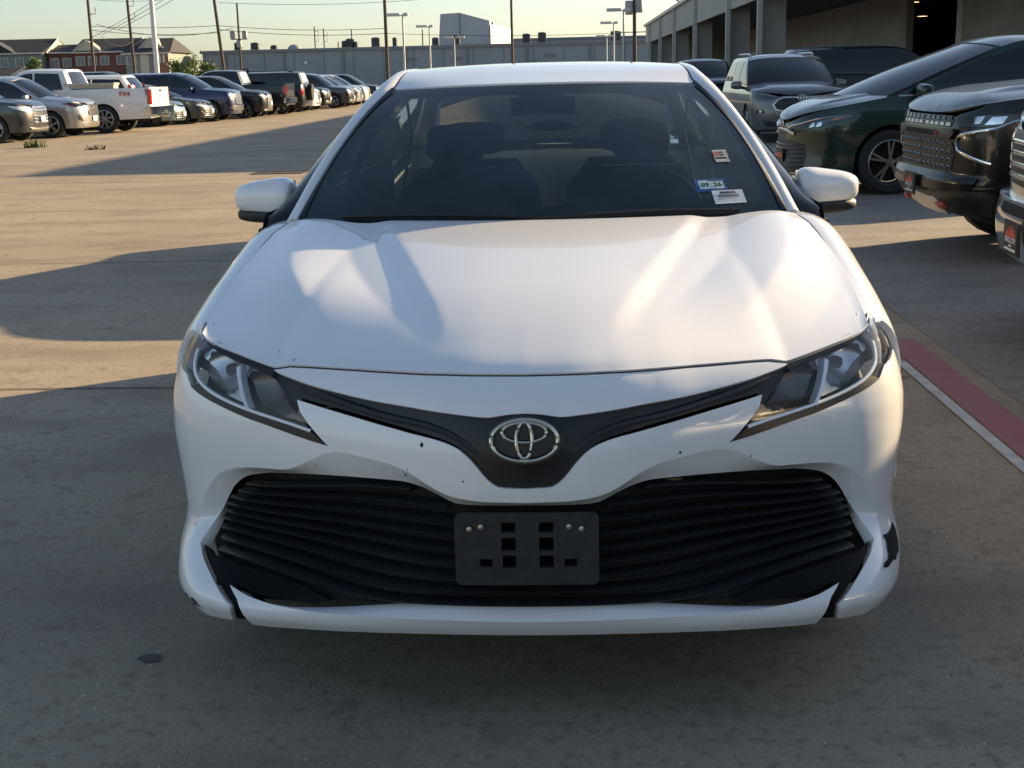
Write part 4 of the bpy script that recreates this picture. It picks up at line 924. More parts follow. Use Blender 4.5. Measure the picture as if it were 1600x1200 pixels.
# dealer tag lying behind the windscreen of the minivan
# black full-size SUV
L=5.35
tah=Vehicle('full_size_suv','black full-size SUV with mesh grille and bracket-shaped chrome lamp trim','suv',(2.72,10.45,0),R(-89),L,1.03,BLACK,
    [(0,1.02),(.05,1.09),(.25,1.165),(.7,1.21),(1.3,1.255),(1.9,1.28),(3.5,1.30),(L,1.32)],.405,
    dict(yb0=1.42,yr0=2.15,yr1=4.95,yb1=5.22,zr=1.93,wr=.80,wb=.96,cuts=[1.5,2.7,3.9,5.1],rails=BLACK,bow=.12,bowb=.26,pillar=BLACK),
    [(1.0,.405),(4.07,.405)],.34,dict(rn=.42,nn=3.4,rt=.3,qf=[(.1,.45),(.30,.20),(.42,.06),(.52,.0),(.60,.0),(.66,.035),(.9,.03),(1.0,.04),(1.09,.07),(1.165,.13),(1.3,.28)],qs=[(.1,.12),(.3,.04),(.5,.02),(.8,0),(1.0,.005),(1.15,.03),(1.3,.08),(1.5,.2)]),.05,rim=M['alloy_dark'],spokes=6,crown=.06,clad=None)
MESH=mat('grille_mesh',(.02,.02,.021),.25,.5)
g1=tah.F_('upper_grille',[(0,1.065),(.60,1.065),(.64,1.03),(.60,.985),(0,.985)],M['black_plastic'],off=.004)
for i in range(5):
    for z in (1.005,1.045): tah.P('mesh_cell',[(.04+.12*i,z-.012),(.13+.12*i,z-.012),(.12+.12*i,z+.012),(.05+.12*i,z+.012)],M['satin'] if z<1.01 else MESH,off=.010,lip=.008,parent=g1,step=.1)
tah.F_('grille_crossbar',[(0,.975),(.70,.975),(.72,.945),(.66,.90),(0,.90)],M['gloss_black'],off=.03,lip=.04)
bx_=tah.F_('crossbar_recess',[(0,.955),(.40,.955),(.40,.92),(0,.92)],M['underbody'],off=.034,lip=.0)
text('badge','Z71',.035,M['red_print'],tah.root,frame_m((.42,float(tah.w(.42,.937)[1])-.036,.937),(1,.12,0),(0,0,1)),.002)
g2=tah.F_('lower_grille',[(0,.885),(.66,.885),(.70,.80),(.66,.70),(.55,.66),(0,.66)],M['black_plastic'],off=.004)
for i in range(6):
    for k,z in enumerate((.69,.745,.80,.855)): tah.S_('mesh_bar',[(.02+.11*i,z),(.05+.11*i,z+.018),(.09+.11*i,z+.018),(.12+.11*i,z)],.010,M['alloy_dark'],off=.010,h=.012,parent=g2)
tah.P('headlight',[(.67,1.06),(.76,.985),(1.06,1.0),(1.40,1.055),(1.36,1.09),(1.0,1.078)],M['lamp_clear'],off=.012)
tah.P('headlamp_housing',[(.67,1.06),(.76,.985),(1.06,1.0),(1.40,1.055),(1.36,1.09),(1.0,1.078)],mat('suv_lamp_housing',(.06,.065,.07),.25,.5),off=.004,lip=.012)
for s0 in (.86,1.02): tah.P('lamp_unit',[(s0,1.01),(s0+.12,1.018),(s0+.16,1.07),(s0+.05,1.064)],M['chrome'],off=.008,lip=0)
tah.S_('lamp_bracket',[(1.46,1.075),(1.22,1.03),(1.10,.985),(.84,.945),(.76,.93),(.73,.89),(.76,.825),(.98,.765),(1.08,.74)],.022,M['chrome'],off=.014)
tah.F_('bumper_beam',[(0,.655),(.60,.655),(.80,.62),(1.0,.63),(.95,.57),(.70,.54),(.45,.53),(0,.53)],M['gloss_black'],off=.03,lip=.05)
tah.F_('skid_plate',[(0,.47),(.36,.47),(.46,.40),(.36,.33),(0,.32)],M['satin'],off=.01,lip=.03)
tah.P('tow_hook',[(.40,.44),(.52,.43),(.52,.40),(.42,.40)],M['red_print'],off=.03,lip=.04)
tah.S_('bumper_crease',[(.86,.56),(1.1,.56),(1.3,.60)],.03,M['gloss_black'],off=.012)
tah.F_('valance',[(0,.525),(.7,.535),(1.0,.56),(1.12,.52),(1.10,.37),(0,.36)],M['black_plastic'],off=.003,lip=0)
p_,yp=tah.plate(.545,M['black_plastic'],off=.05,h=.085)
def plate_print(p,y,z,root_scale=1.0):
    MB().box((-.125,y-.003,z-.068),(.125,y-.002,z+.070)).build('plate_field',mat('plate_field',(.03,.03,.035),.5) if 'plate_field' not in bpy.data.materials else bpy.data.materials['plate_field'],p)
    v=[(-.09,y-.004,z+.005)]; hs=[.012,.03,.018,.045,.025,.055,.03,.04,.015]
    for i,hh in enumerate(hs): v+=[(-.09+.02*i,y-.004,z+.012+hh),(-.09+.02*(i+1),y-.004,z+.012+hh)]
    v+=[(.09,y-.004,z+.005)]; mesh('plate_skyline',v,[list(range(len(v)))],M['red_print'],p)
    text('plate_name','SPACE CITY',.038,M['white_print'],p,frame_m((0,y-.0045,z-.012),(1,0,0),(0,0,1)),.0004,bold=.0008)
    for w_,z_,h_ in ((.028,-.038,.004),(.105,-.057,.006)): MB().box((-w_,y-.0046,z+z_-h_),(w_,y-.0042,z+z_+h_)).build('plate_line',M['white_print'],p)
plate_print(p_,yp,.545)
tah.mirrors(1.75,1.33,BLACK,.14,.10)
# silver-nosed pickup, mostly beyond the right edge
def big_pickup(label,loc,rz,pm,step=.06,L=5.9,tailtxt=None,name='pickup_truck',H=1.98,**kw):
    W=1.02
    v=Vehicle(name,label,'pickup',loc,rz,L,W,pm,[(0,1.06),(.05,1.13),(.3,1.21),(.9,1.26),(1.5,1.28),(2.4,1.29),(3.9,1.33),(L,1.36)],.42,
        dict(yb0=1.50,yr0=2.25,yr1=3.68,yb1=3.90,zr=H,wr=.80,wb=.95,cuts=[1.6,2.75,3.82],bow=.10,bowb=.24,cp=.22,**kw),
        [(1.02,.42),(L-(1.5 if L>6.2 else 1.2),.42)],.40,dict(rn=.42,nn=3.3,rt=.10,nt_=6,qf=[(.1,.4),(.3,.15),(.45,.02),(.6,0),(.75,.02),(1.0,.02),(1.13,.06),(1.3,.25)],qs=[(.1,.12),(.3,.05),(.5,.02),(.8,0),(1.1,.01),(1.3,.03),(1.5,.1)],qr=[(.1,.2),(.5,.0),(1.2,0),(1.4,.0)]),step,bed=(3.97,L-.06,1.34,.80),rim=M['alloy'],spokes=8,crown=.05,twin=False)
    v.mirrors(1.85,1.40,pm,.13,.12); return v
def pickup_nose(v):
    g_=v.F_('grille',[(0,1.08),(.62,1.08),(.68,1.0),(.62,.80),(0,.78)],M['black_plastic'],off=.004)
    for z in (.84,.90,.96,1.02): v.S_('grille_bar',[(0,z),(.3,z),(.62,z)],.025,M['chrome'],off=.012,parent=g_)
    v.P('headlight',[(.72,1.08),(.74,.86),(.95,.84),(1.15,.93),(1.2,1.06)],M['lamp_white'])
    b_=v.F_('bumper',[(0,.72),(.7,.72),(1.0,.74),(1.15,.70),(1.1,.52),(.8,.46),(0,.44)],M['chrome'],off=.05,lip=.08)
    return b_
gmc=big_pickup('silver pickup with chrome bumper, cut off at the right edge',(2.34,6.75,0),R(-94),SILV)
pickup_nose(gmc); p_,yp=gmc.plate(.56,M['black_plastic'],off=.09,h=.085); plate_print(p_,yp,.56)
gmc.F_('air_intake',[(0,.70),(.45,.70),(.48,.655),(.42,.645),(0,.645)],M['underbody'],off=.054,lip=0)
# the row goes on towards the camera, outside the picture
v=suv('dark grey SUV parked just out of frame beside the camera',(2.2,3.4,0),RR,DKGREY,step=.12); light_pair(v,.82,.94,.45,.9)
v=suv('black SUV parked out of frame behind the camera',(2.2,0,0),RR,BLACK,step=.12,H=1.85); light_pair(v,.82,.94,.45,.9)
v=suv('silver SUV parked out of frame well behind the camera',(2.3,-3.4,0),RR,SILV,step=.12); light_pair(v,.82,.94,.45,.9)
# sedan parked right behind the white one (hidden by it, seen by its shadow)
def sedan(label,loc,rz,pm,step=.1,group=None,L=4.85):
    v=Vehicle('parked_sedan',label,'car',loc,rz,L,.915,pm,[(0,.66),(.06,.72),(.3,.80),(.8,.88),(1.25,.95),(1.8,.98),(3.3,1.02),(4.2,1.05),(L-.05,1.02),(L,.98)],.335,
        dict(yb0=1.25,yr0=2.15,yr1=3.35,yb1=4.25,zr=1.45,wr=.60,wb=.86,cuts=[1.3,2.6,3.6,4.1],bow=.12,bowb=.25,cp=.35),
        [(.95,.335),(3.78,.335)],.2,dict(rn=.60,nn=2.3,rt=.45,qf=[(.1,.15),(.25,.02),(.45,0),(.62,.03),(.72,.10),(.9,.3),(1.3,.6)]),step,group,M['alloy_dark'],5,.05)
    v.P('headlight',[(.40,.60),(.62,.60),(.95,.66),(.98,.71),(.6,.67)],M['lamp_white'])
    g_=v.F_('grille',[(0,.50),(.55,.52),(.70,.40),(.60,.24),(0,.22)],M['black_plastic'],off=.004)
    for z in (.29,.36,.43): v.S_('grille_bar',[(0,z),(.3,z),(.58,z)],.016,M['alloy_dark'],off=.010,parent=g_)
    tails(v,.25,.85,.74,.90); v.mirrors(1.6,1.02,pm,.09,.06); return v
v=sedan('dark grey sedan parked right behind the white sedan, hidden by it',(-.10,8.75,0),0,DKGREY)
# grey SUV facing the camera, behind the minivan
hl=suv('grey SUV with hexagonal grille facing the camera in front of the canopy',(4.62,26.6,0),R(1),GREYP,step=.055,rails=M['alloy'],H=1.75,hood=1.03,pillar=BLACK,clad=None)
hx=[(0,.90),(.36,.905),(.47,.86),(.56,.76),(.50,.66),(.40,.64),(0,.635)]
grille(hl,hx,M['black_plastic'],frame=M['satin'])
hl.P('headlight',[(.50,.90),(.62,.865),(.86,.85),(1.02,.90),(.98,.965),(.72,.955)],mat('dim_lamp',(.05,.055,.06),.12,.3,coat=1),off=.008)
hl.S_('headlamp_edge',[(.50,.905),(.72,.957),(1.0,.97)],.014,M['satin'],off=.012)
hl.P('fog_lamp',[(.72,.60),(.92,.60),(.90,.66),(.76,.67)],M['black_plastic']); hl.P('lamp_unit',[(.78,.615),(.84,.615),(.84,.65),(.79,.65)],M['lamp_white'],off=.012)
hl.F_('bumper_skid',[(0,.42),(.5,.42),(.75,.46),(.7,.34),(0,.30)],M['trim_plastic'],off=.006)
ey=float(hl.w(.001,.885)[1]); MB().tube([(.085*math.cos(t),ey-.035,.885+.055*math.sin(t)) for t in np.linspace(0,6.283,25)[:-1]],.011,6,True).tube([(.03*math.cos(t),ey-.038,.885+.05*math.sin(t)) for t in np.linspace(0,6.283,19)[:-1]],.009,6,True).build('emblem',M['chrome'],hl.root,True)
hl.mirrors(1.55,1.14,GREYP,.11,.09)
v=suv('black SUV parked nose-out behind the grey SUV by the canopy',(10.2,33.2,0),R(94),NIGHT,L=5.3,W=1.02,H=1.92,hood=1.15,step=.09,wr=.4,rails=M['alloy_dark']); light_pair(v,.9,1.04,.5,.95); v.mirrors(1.6,1.3,M['alloy']); 
v.S_('side_trim',[(1.4,.95),(3.5,.98),(4.8,1.0)],.03,M['satin'],off=.01)
v=suv('black SUV in the canopy shade left of the grey SUV',(4.7,44,0),R(0),NIGHT,L=5.0,H=1.85,hood=1.1,step=.1); light_pair(v,.86,.98,.45,.9); grille(v,[(0,.9),(.4,.9),(.45,.7),(0,.66)],M['black_plastic'])
v=suv('black SUV in the canopy shade beside the columns',(6.3,58,0),R(0),NIGHT,L=5.0,H=1.85,hood=1.1,step=.1); light_pair(v,.86,.98,.45,.9)
# ---- left-hand row ---------------------------------------------------------------
RL=R(90); ROW='vehicles parked along the left side of the lot'
v=suv('dark grey SUV with chrome-barred grille, nearest in the left row',(-14.2,35.7,0),RL,DKGREY,step=.055,group=ROW,rim=M['alloy'])
g_=grille(v,[(0,.99),(.30,.98),(.44,.90),(.46,.50),(.40,.42),(0,.42)],M['black_plastic'])
for z in (.52,.60,.68): v.S_('grille_bar',[(0,z),(.2,z),(.45,z)],.045,M['chrome'],off=.014,h=.03,parent=g_)
for z in (.83,.93): v.S_('grille_bar',[(0,z),(.2,z),(.42,z+.01)],.05,M['chrome'],off=.016,h=.03,parent=g_)
v.S_('bumper_trim',[(0,.34),(.3,.34),(.62,.36)],.06,M['satin'],off=.02,h=.03)
v.P('headlight',[(.46,.83),(.70,.80),(1.05,.88),(1.25,.97),(.9,.95),(.50,.93)],M['lamp_white']); v.P('fog_lamp',[(.75,.45),(.95,.45),(1.0,.58),(.8,.60)],M['black_plastic'])
p_,yp=v.plate(.60,M['white_print'],off=.05); v.mirrors(1.55,1.15,SILV)
v=suv('silver SUV with black trapezoid grille beside the white pickup',(-13.85,38.75,0),RL,SILV,step=.055,group=ROW,rim=M['alloy'],H=1.75,rails=M['alloy'])
g_=grille(v,[(0,.93),(.30,.93),(.36,.84),(.40,.66),(.34,.62),(0,.62)],M['black_plastic'],frame=M['chrome'])
for z in (.69,.76): v.S_('grille_bar',[(0,z-.02),(.1,z+.02),(.2,z-.02),(.36,z)],.014,M['alloy_dark'],off=.010,parent=g_)
ey=float(v.w(.001,.9)[1]); MB().tube([(.08*math.cos(t),ey-.03,.87+.055*math.sin(t)) for t in np.linspace(0,6.283,19)[:-1]],.013,6,True).build('emblem',M['chrome'],g_,True)
v.P('headlight',[(.46,.90),(.62,.87),(.95,.86),(1.35,.96),(1.1,.985),(.62,.95)],M['dark_glass']); v.P('turn_signal',[(.95,.875),(1.25,.945),(1.15,.95),(.95,.905)],M['lamp_red'],off=.012,lip=0)
v.P('fog_lamp',[(.66,.45),(.84,.50),(.86,.64),(.76,.62)],M['black_plastic']); v.F_('bumper_skid',[(0,.42),(.55,.42),(.72,.36),(.6,.30),(0,.29)],M['satin'],off=.015); v.plate(.52,M['white_print'],off=.03); v.mirrors(1.55,1.16,SILV)
# white pickup, tail towards the aisle
pk=big_pickup('white four-door pickup backed in with a beige box in its bed','x' and (-19.2,41.9,0),R(-90),WHITE2,.055,6.4); pk.root['group']=ROW; pk.root['label']='white four-door pickup with red tail lamps backed in, FX4 on its bed'
tg=pk.F_('tailgate',[(0,1.34),(.86,1.34),(.88,.80),(0,.80)],WHITE2,off=.012,tail=True,lip=.03)
pk.P('taillight',[(.90,1.30),(1.14,1.31),(1.13,1.16),(1.09,1.08),(1.09,.86),(.90,.84)],M['lamp_red'],tail=True,off=.018,lip=.03)
pk.F_('rear_bumper',[(0,.78),(1.10,.78),(1.12,.56),(.7,.50),(0,.52)],M['chrome'],off=.14,tail=True,lip=.16)
pk.F_('step_pad',[(0,.66),(.20,.66),(.20,.52),(0,.52)],M['black_plastic'],off=.15,tail=True,lip=.02)
pk.F_('tailgate_handle',[(0,1.29),(.13,1.29),(.11,1.22),(0,1.22)],M['black_plastic'],off=.02,tail=True,lip=0)
MB().tube([(0,6.4,.50),(0,6.65,.50)],.04,8).lathe([(0,.07),(.035,.05),(.04,.02),(.02,0)],10,'z',(0,6.65,.53)).build('tow_hitch',M['chrome'],pk.root,True)
X=pk.W+.004
text('decal','FX4',.20,M['red_print'],pk.root,frame_m((X,5.6,1.17),(0,1,0),(0,0,1)),.002,bold=.006)
pk.P('door_handle',[(3.75,1.12),(3.95,1.12),(3.95,1.18),(3.75,1.18)],M['black_plastic'],off=.02)
bx=thing('storage_chest','beige storage chest with a lid lying in the white pickup bed','box',(-14.75,41.3,1.10),R(4))
MB().box((-.75,-.28,0),(.75,.28,.36)).build('chest_body',mat('chest_beige',(.55,.47,.34),.6),bx); MB().box((-.78,-.31,.36),(.78,.31,.42)).build('chest_lid',mat('chest_lid',(.58,.50,.37),.55),bx)
# rest of the left row
v=suv('white SUV backed in behind the pickup bed with red tail lamps',(-19.2,44.9,0),R(-90),WHITE2,step=.09,group=ROW,H=1.78,rear_glass=M['dark_glass'],roofm=WHITE2); tails(v,.55,1.05,1.02,1.45); v.S_('pillar_lamp',[(1.02,1.2),(.98,1.32),(.95,1.5)],.10,M['lamp_red'],tail=True)
v=sedan('pale teal sedan between the white pickup and the grey sedan',(-13.55,47.0,0),RL,TEAL,.09,ROW,4.6); v.plate(.42,M['white_print'])
v=sedan('charcoal sedan with wide dark grille left of the blue SUV',(-13.15,49.3,0),RL,DKGREY,.08,ROW); v.plate(.46,M['white_print']); v.S_('bumper_fin',[(.62,.22),(.72,.42),(.80,.46)],.03,M['satin'],off=.01)
v=suv('dark blue SUV with multi-spoke wheel and chrome nose',(-12.75,52.0,0),RL,BLUE,L=5.0,W=.99,H=1.86,hood=1.12,step=.07,group=ROW,wr=.39,rim=M['alloy'])
g_=grille(v,[(0,1.06),(.45,1.06),(.55,.98),(.52,.66),(0,.62)],M['black_plastic'],frame=M['chrome']); 
for z in (.72,.80,.88,.96): v.S_('grille_bar',[(0,z),(.25,z),(.5,z)],.03,M['chrome'],off=.012,parent=g_)
v.P('headlight',[(.60,.80),(.85,.80),(.95,1.02),(.62,1.04)],M['lamp_white']); v.F_('bumper',[(0,.58),(.8,.60),(.95,.52),(.7,.40),(0,.40)],M['alloy_dark'],off=.04,lip=.05); v.mirrors(1.6,1.25,BLUE); v.S_('tow_hook',[(.45,.44),(.55,.44)],.05,M['chrome'],off=.05)
v=suv('black crossover SUV with pale spindle grille right of the blue SUV',(-12.25,55.2,0),RL,NIGHT,L=4.9,step=.08,group=ROW,rim=M['alloy_dark'])
g_=grille(v,[(0,.92),(.34,.92),(.28,.75),(.42,.46),(0,.42)],M['alloy_dark'],frame=M['satin'])
for z in (.5,.57,.64,.71,.78,.85): v.S_('grille_bar',[(0,z),(.2,z),(.30,z)],.016,M['satin'],off=.010,parent=g_)
v.P('headlight',[(.45,.86),(.75,.84),(1.05,.93),(.7,.94)],M['lamp_white']); v.S_('bumper_trim',[(0,.36),(.4,.34),(.75,.32)],.06,M['chrome'],off=.02); v.plate(.60,M['white_print'],off=.03)
v=big_pickup('black pickup backed in, its rear cab window catching the light',(-17.85,58.4,0),R(-90),NIGHT,.09,5.8,rear_glass=M['satin']); v.root['group']=ROW; tails(v,.90,1.12,.9,1.28); v.F_('rear_bumper',[(0,.76),(1.08,.76),(1.08,.55),(0,.52)],M['chrome'],off=.1,tail=True,lip=.12)  # rear window in satin metal stands in for sun reflected off glass
v=suv('black boxy off-roader with roof lights backed in beside the black pickup',(-16.6,61.6,0),R(-90),NIGHT,L=4.7,W=.97,H=1.88,hood=1.15,step=.08,group=ROW,wr=.41,box=1,rails=M['black_plastic'],rear_glass=M['satin']); tails(v,.75,.95,.85,1.15)  # satin metal rear window imitates the sunlit tail
MB().lathe([(0,-.06),(.10,-.05),(.11,.05),(0,.06)],10,'x',(.45,1.9,1.97)).build('roof_light',M['black_plastic'],v.root,True); MB().lathe([(0,-.06),(.10,-.05),(.11,.05),(0,.06)],10,'x',(-.1,1.9,1.97)).build('roof_light',M['black_plastic'],v.root,True)
MB().lathe([(.12,-.10),(.36,-.12),(.38,0),(.36,.10),(.1,.12),(0,.12)],16,'y',(0,4.82,.95)).build('spare_wheel',M['rubber'],v.root,True)
for lab,x,y,pm,H,t_ in (('white SUV beyond the black off-roader in the left row',-12.05,65.2,WHITE2,1.72,0),('black SUV with a white front plate in the left row',-12.1,68.4,BLACK,1.8,0),
        ('dark grey off-road SUV far down the left row',-11.45,72,DKGREY,1.82,1),('silver SUV far down the left row, before the last one',-11.55,75.4,SILV,1.75,0),('pale silver SUV at the far end of the left row',-11.6,79,paint('pale_silver',(.55,.55,.54),.35,.5),1.78,0),('black SUV last of all in the left row',-11.4,83,BLACK,1.8,0)):
    v=suv(lab,(x,y,0),RL,pm,H=H,step=.1,group=ROW,rim=M['alloy'],box=.3*t_); light_pair(v,.84,.96,.48,.92); grille(v,[(0,.93),(.35,.92),(.42,.70),(.36,.6),(0,.58)],M['black_plastic']); v.plate(.55,M['white_print'],off=.04); v.F_('bumper_skid',[(0,.44),(.5,.44),(.7,.38),(0,.32)],M['satin'],off=.02)
v=suv('tall black SUV in the row behind, beside the white light pole',(-20.1,66,0),RL,NIGHT,L=5.6,W=1.02,H=2.12,hood=1.3,step=.1,wr=.4); light_pair(v,.95,1.1,.5,.95)
v=suv('black SUV in the row behind, under the leaning wooden pole',(-19.2,76,0),RL,BLACK,L=5.2,W=1.0,H=2.0,hood=1.2,step=.1,wr=.4); light_pair(v,.95,1.1,.5,.95)
v=suv('dark SUV in the row behind, left of the tall black one',(-24.0,72,0),RL,NIGHT,L=5.2,W=1.0,H=1.85,hood=1.1,step=.1,wr=.4); light_pair(v,.95,1.05,.5,.95)
# ================================================================== canopy building on the right
XB,YN,YF,HT,HB_=7.5,33.8,128,5.82,4.16
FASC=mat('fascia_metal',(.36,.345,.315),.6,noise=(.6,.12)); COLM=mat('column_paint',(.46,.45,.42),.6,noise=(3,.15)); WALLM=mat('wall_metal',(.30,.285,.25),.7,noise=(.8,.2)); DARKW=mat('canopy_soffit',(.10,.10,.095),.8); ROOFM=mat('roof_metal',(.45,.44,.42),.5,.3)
sb=thing('service_building','long beige metal canopy building with open bays on the right','building',(0,0,0))
MB().box((XB+.1,YN,HT-.02),(XB+26,YF,HT+.10)).build('roof',ROOFM,sb)
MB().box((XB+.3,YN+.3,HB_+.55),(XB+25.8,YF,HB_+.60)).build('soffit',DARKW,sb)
cols=[42.0,52.3,62.5,78.5,93.6,107.5,121.]
cols_v=[52.3,62.5,78.5,93.6,107.5,121.]
ys=[YN]+cols_v+[YF]
def ribbed(name,p0,p1,z0,z1,m,parent,pitch=.30,depth=.035,th=.10):
    """ribbed metal sheet standing between two plan points"""
    a=Vector((*p0,0)); b=Vector((*p1,0)); d=(b-a); L=d.length; d/=L; n=Vector((-d.y,d.x,0)); k=max(2,int(L/pitch)); pr=[]
    for i in range(k):
        for t,o in ((0,0),(.55,0),(.65,depth),(.9,depth)): pr.append((min(L,(i+t)*L/k),o))
    pr.append((L,0)); V=[];F_=[]
    for s,o in pr:
        q=a+d*s+n*o; V+=[(q.x,q.y,z0),(q.x,q.y,z1)]
    F_=[(2*i,2*i+2,2*i+3,2*i+1) for i in range(len(pr)-1)]
    c=len(V); V+=[tuple(a-n*th+Vector((0,0,z0))),tuple(a-n*th+Vector((0,0,z1))),tuple(b-n*th+Vector((0,0,z0))),tuple(b-n*th+Vector((0,0,z1)))]
    F_+=[(c,c+1,c+3,c+2)]
    return mesh(name,V,F_,m,parent)
for i in range(len(ys)-1):
    ribbed('fascia_panel',(XB,ys[i]),(XB,ys[i+1]),HB_,HT-.12,FASC,sb,1.0,.012)
ribbed('end_fascia',(XB+26,YN),(XB,YN),HB_,HT-.12,FASC,sb,1.0,.012)
MB().box((XB-.22,YN-.1,HT-.14),(XB+.12,YF,HT+.06)).build('gutter',mat('gutter',(.50,.48,.44),.45,.3),sb)
for y in cols_v:
    MB().box((XB-.20,y-.16,0),(XB-.02,y+.16,HT-.14)).build('column',COLM,sb)
    MB().box((XB+.05,y+.35,0),(XB+.95,y+.75,HB_+.55)).build('inner_column',FASC,sb)
ribbed('back_wall',(15,60.2),(15,150),0,HB_+.55,WALLM,sb,.6,.03)
ribbed('back_wall',(15,YN+1),(15,52.6),0,HB_+.55,mat('wall_metal_pale',(.30,.29,.26),.7,noise=(.8,.15)),sb,.5,.03)
MB().box((14.9,60.2,0),(15.2,61.0,HB_+.55)).build('door_jamb',WALLM,sb); MB().box((14.9,51.9,0),(15.2,52.6,HB_+.55)).build('door_jamb',COLM,sb)
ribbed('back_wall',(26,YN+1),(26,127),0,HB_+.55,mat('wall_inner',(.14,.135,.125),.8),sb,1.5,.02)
ribbed('end_wall',(XB+26,YN+.2),(15,YN+.2),0,HB_,WALLM,sb,.5,.03)
ribbed('far_wall',(XB+.6,YF-.5),(XB+26,YF-.5),0,HT-.2,WALLM,sb,.6,.03)
for x,y,z in ((15.6,62,4.28),(18.1,70,3.95),(17.9,75,3.85),(19.3,80,1.95)):
    lf=thing('bay_light','glowing warm lamp hanging in the dark bay, '+{62:'highest and nearest of four',70:'rightmost of four',75:'leftmost of the upper three',80:'small and low near the floor'}[y],'lamp',(x,y,z),0,'lamps in the service bay')
    MB().lathe([(.05,.16),(.12,.12),(.30,0),(.28,-.02)],14,'z').build('lamp_shade',M['satin'],lf,True)
    MB().lathe([(0,-.03),(.26,-.015)],14,'z').build('lamp_bulb',mat('bay_lamp_glow',(1,.7,.4),.5,emit=((1,.62,.28),2.2)) if 'bay_lamp_glow' not in bpy.data.materials else bpy.data.materials['bay_lamp_glow'],lf)
    MB().tube([(0,0,.15),(0,0,HB_+.55-z)],.02,6).build('hanger',M['satin'],lf)
fl=thing('floodlight','white floodlight on an arm at the canopy roof edge','lamp',(XB-.2,88,HT+.05))
MB().tube([(0,0,0),(-.9,-.2,.55)],.05,6).build('arm',M['alloy_dark'],fl); MB().box((-1.9,-.45,.62),(-.8,.05,.82),Matrix.Rotation(R(20),4,'Y')).build('lamp_head',M['alloy'],fl)
# things stored behind the canopy columns (pale doors and racks)
for i,(x,y,w,h,c) in enumerate(((13.6,86,3.2,2.6,(.30,.33,.36)),(13.6,96,3.0,2.7,(.35,.36,.36)),(13.6,110,4.2,2.6,(.10,.18,.28)),(13.4,70,1.0,2.3,(.32,.28,.20)))):
    r_=thing('storage_cabinet',['pale grey storage cabinet under the canopy beyond the grey SUV','light grey storage cabinet under the canopy, second from the front','dark blue storage cabinet at the far end of the canopy','tan storage cabinet by the canopy wall'][i],'cabinet',(x,y,0))
    m_=mat('cabinet_%d'%i,c,.5)
    MB().box((-.4,-w/2,0),(.4,w/2,h)).build('cabinet_body',m_,r_)
    for k in (-1,1): MB().box((-.43,k*w/4-w/4+.04,.1),(-.40,k*w/4+w/4-.04,h-.1)).build('cabinet_door',m_,r_)
# ================================================================== ground markings, joints
rs=lambda n,pts,z,m,parent=None,kind=None:mesh(n,[(x,y,z) for x,y in pts],[list(range(len(pts)))],m,parent)
XL=lambda y:1.60
apron=sheet('parking_apron',1.93,-60,7.2,140,.004,CON2)
def painted(name,c,wear,sc):
    m=bpy.data.materials.new(name); m.use_nodes=True; t=m.node_tree; b=t.nodes['Principled BSDF']; b.inputs['Roughness'].default_value=.75
    tc=t.nodes.new('ShaderNodeTexCoord'); n=t.nodes.new('ShaderNodeTexNoise'); n.inputs['Scale'].default_value=sc; n.inputs['Detail'].default_value=8; n.inputs['Roughness'].default_value=.7
    r=t.nodes.new('ShaderNodeValToRGB'); r.color_ramp.elements[0].position=.30; r.color_ramp.elements[1].position=.62
    r.color_ramp.elements[0].color=(*[x*.55+.06*wear for x in c],1); r.color_ramp.elements[1].color=(*c,1)
    t.links.new(tc.outputs['Object'],n.inputs['Vector']); t.links.new(n.outputs['Fac'],r.inputs[0]); t.links.new(r.outputs[0],b.inputs['Base Color']); return m
rd=sheet('fire_lane_stripe',1.66,-40,1.83,6.95,.008,painted('red_line_paint',(.34,.105,.11),1.6,7),None); tag(rd,'faded red fire-lane stripe painted along the lot','road marking')
wl=sheet('white_edge_line',1.60,-40,1.65,6.4,.008,painted('pale_line_paint',(.55,.54,.53),1,9),None); tag(wl,'thin pale line beside the red stripe','road marking')
JM=mat('joint_sealant',(.10,.09,.08),.9,noise=(6,.4))
def joint(pts,w):
    P=[np.array(p) for p in pts]; V=[]
    for i,p in enumerate(P):
        d=P[min(i+1,len(P)-1)]-P[max(i-1,0)]; d=d/np.linalg.norm(d); n=np.array([-d[1],d[0]]); k=w*random.uniform(.7,1.3)
        V+=[(*(p+n*k/2),.0045),(*(p-n*k/2),.0045)]
    return mesh('joint',V,[(2*i,2*i+1,2*i+3,2*i+2) for i in range(len(P)-1)],JM,gnd)
def wig(a,b,n,amp): return [(a[0]+(b[0]-a[0])*t+random.gauss(0,amp),a[1]+(b[1]-a[1])*t+random.gauss(0,amp)) for t in np.linspace(0,1,n)]
for y in (6.05,10.6,15.2,19.8,24.4,29,33.6,38.2,47.4,56.6,70): joint(wig((-18,y+.05),(1.58,y),30,.008),.016)
for y in (1.5,-3.1): joint(wig((-18,y),(1.58,y),30,.006),.014)
for x in (-12.6,): joint(wig((x,-8),(x,90),60,.01),.02)
for y in (9.6,14.2,18.8,23.4): joint(wig((1.95,y),(7.2,y+.1),14,.006),.014)
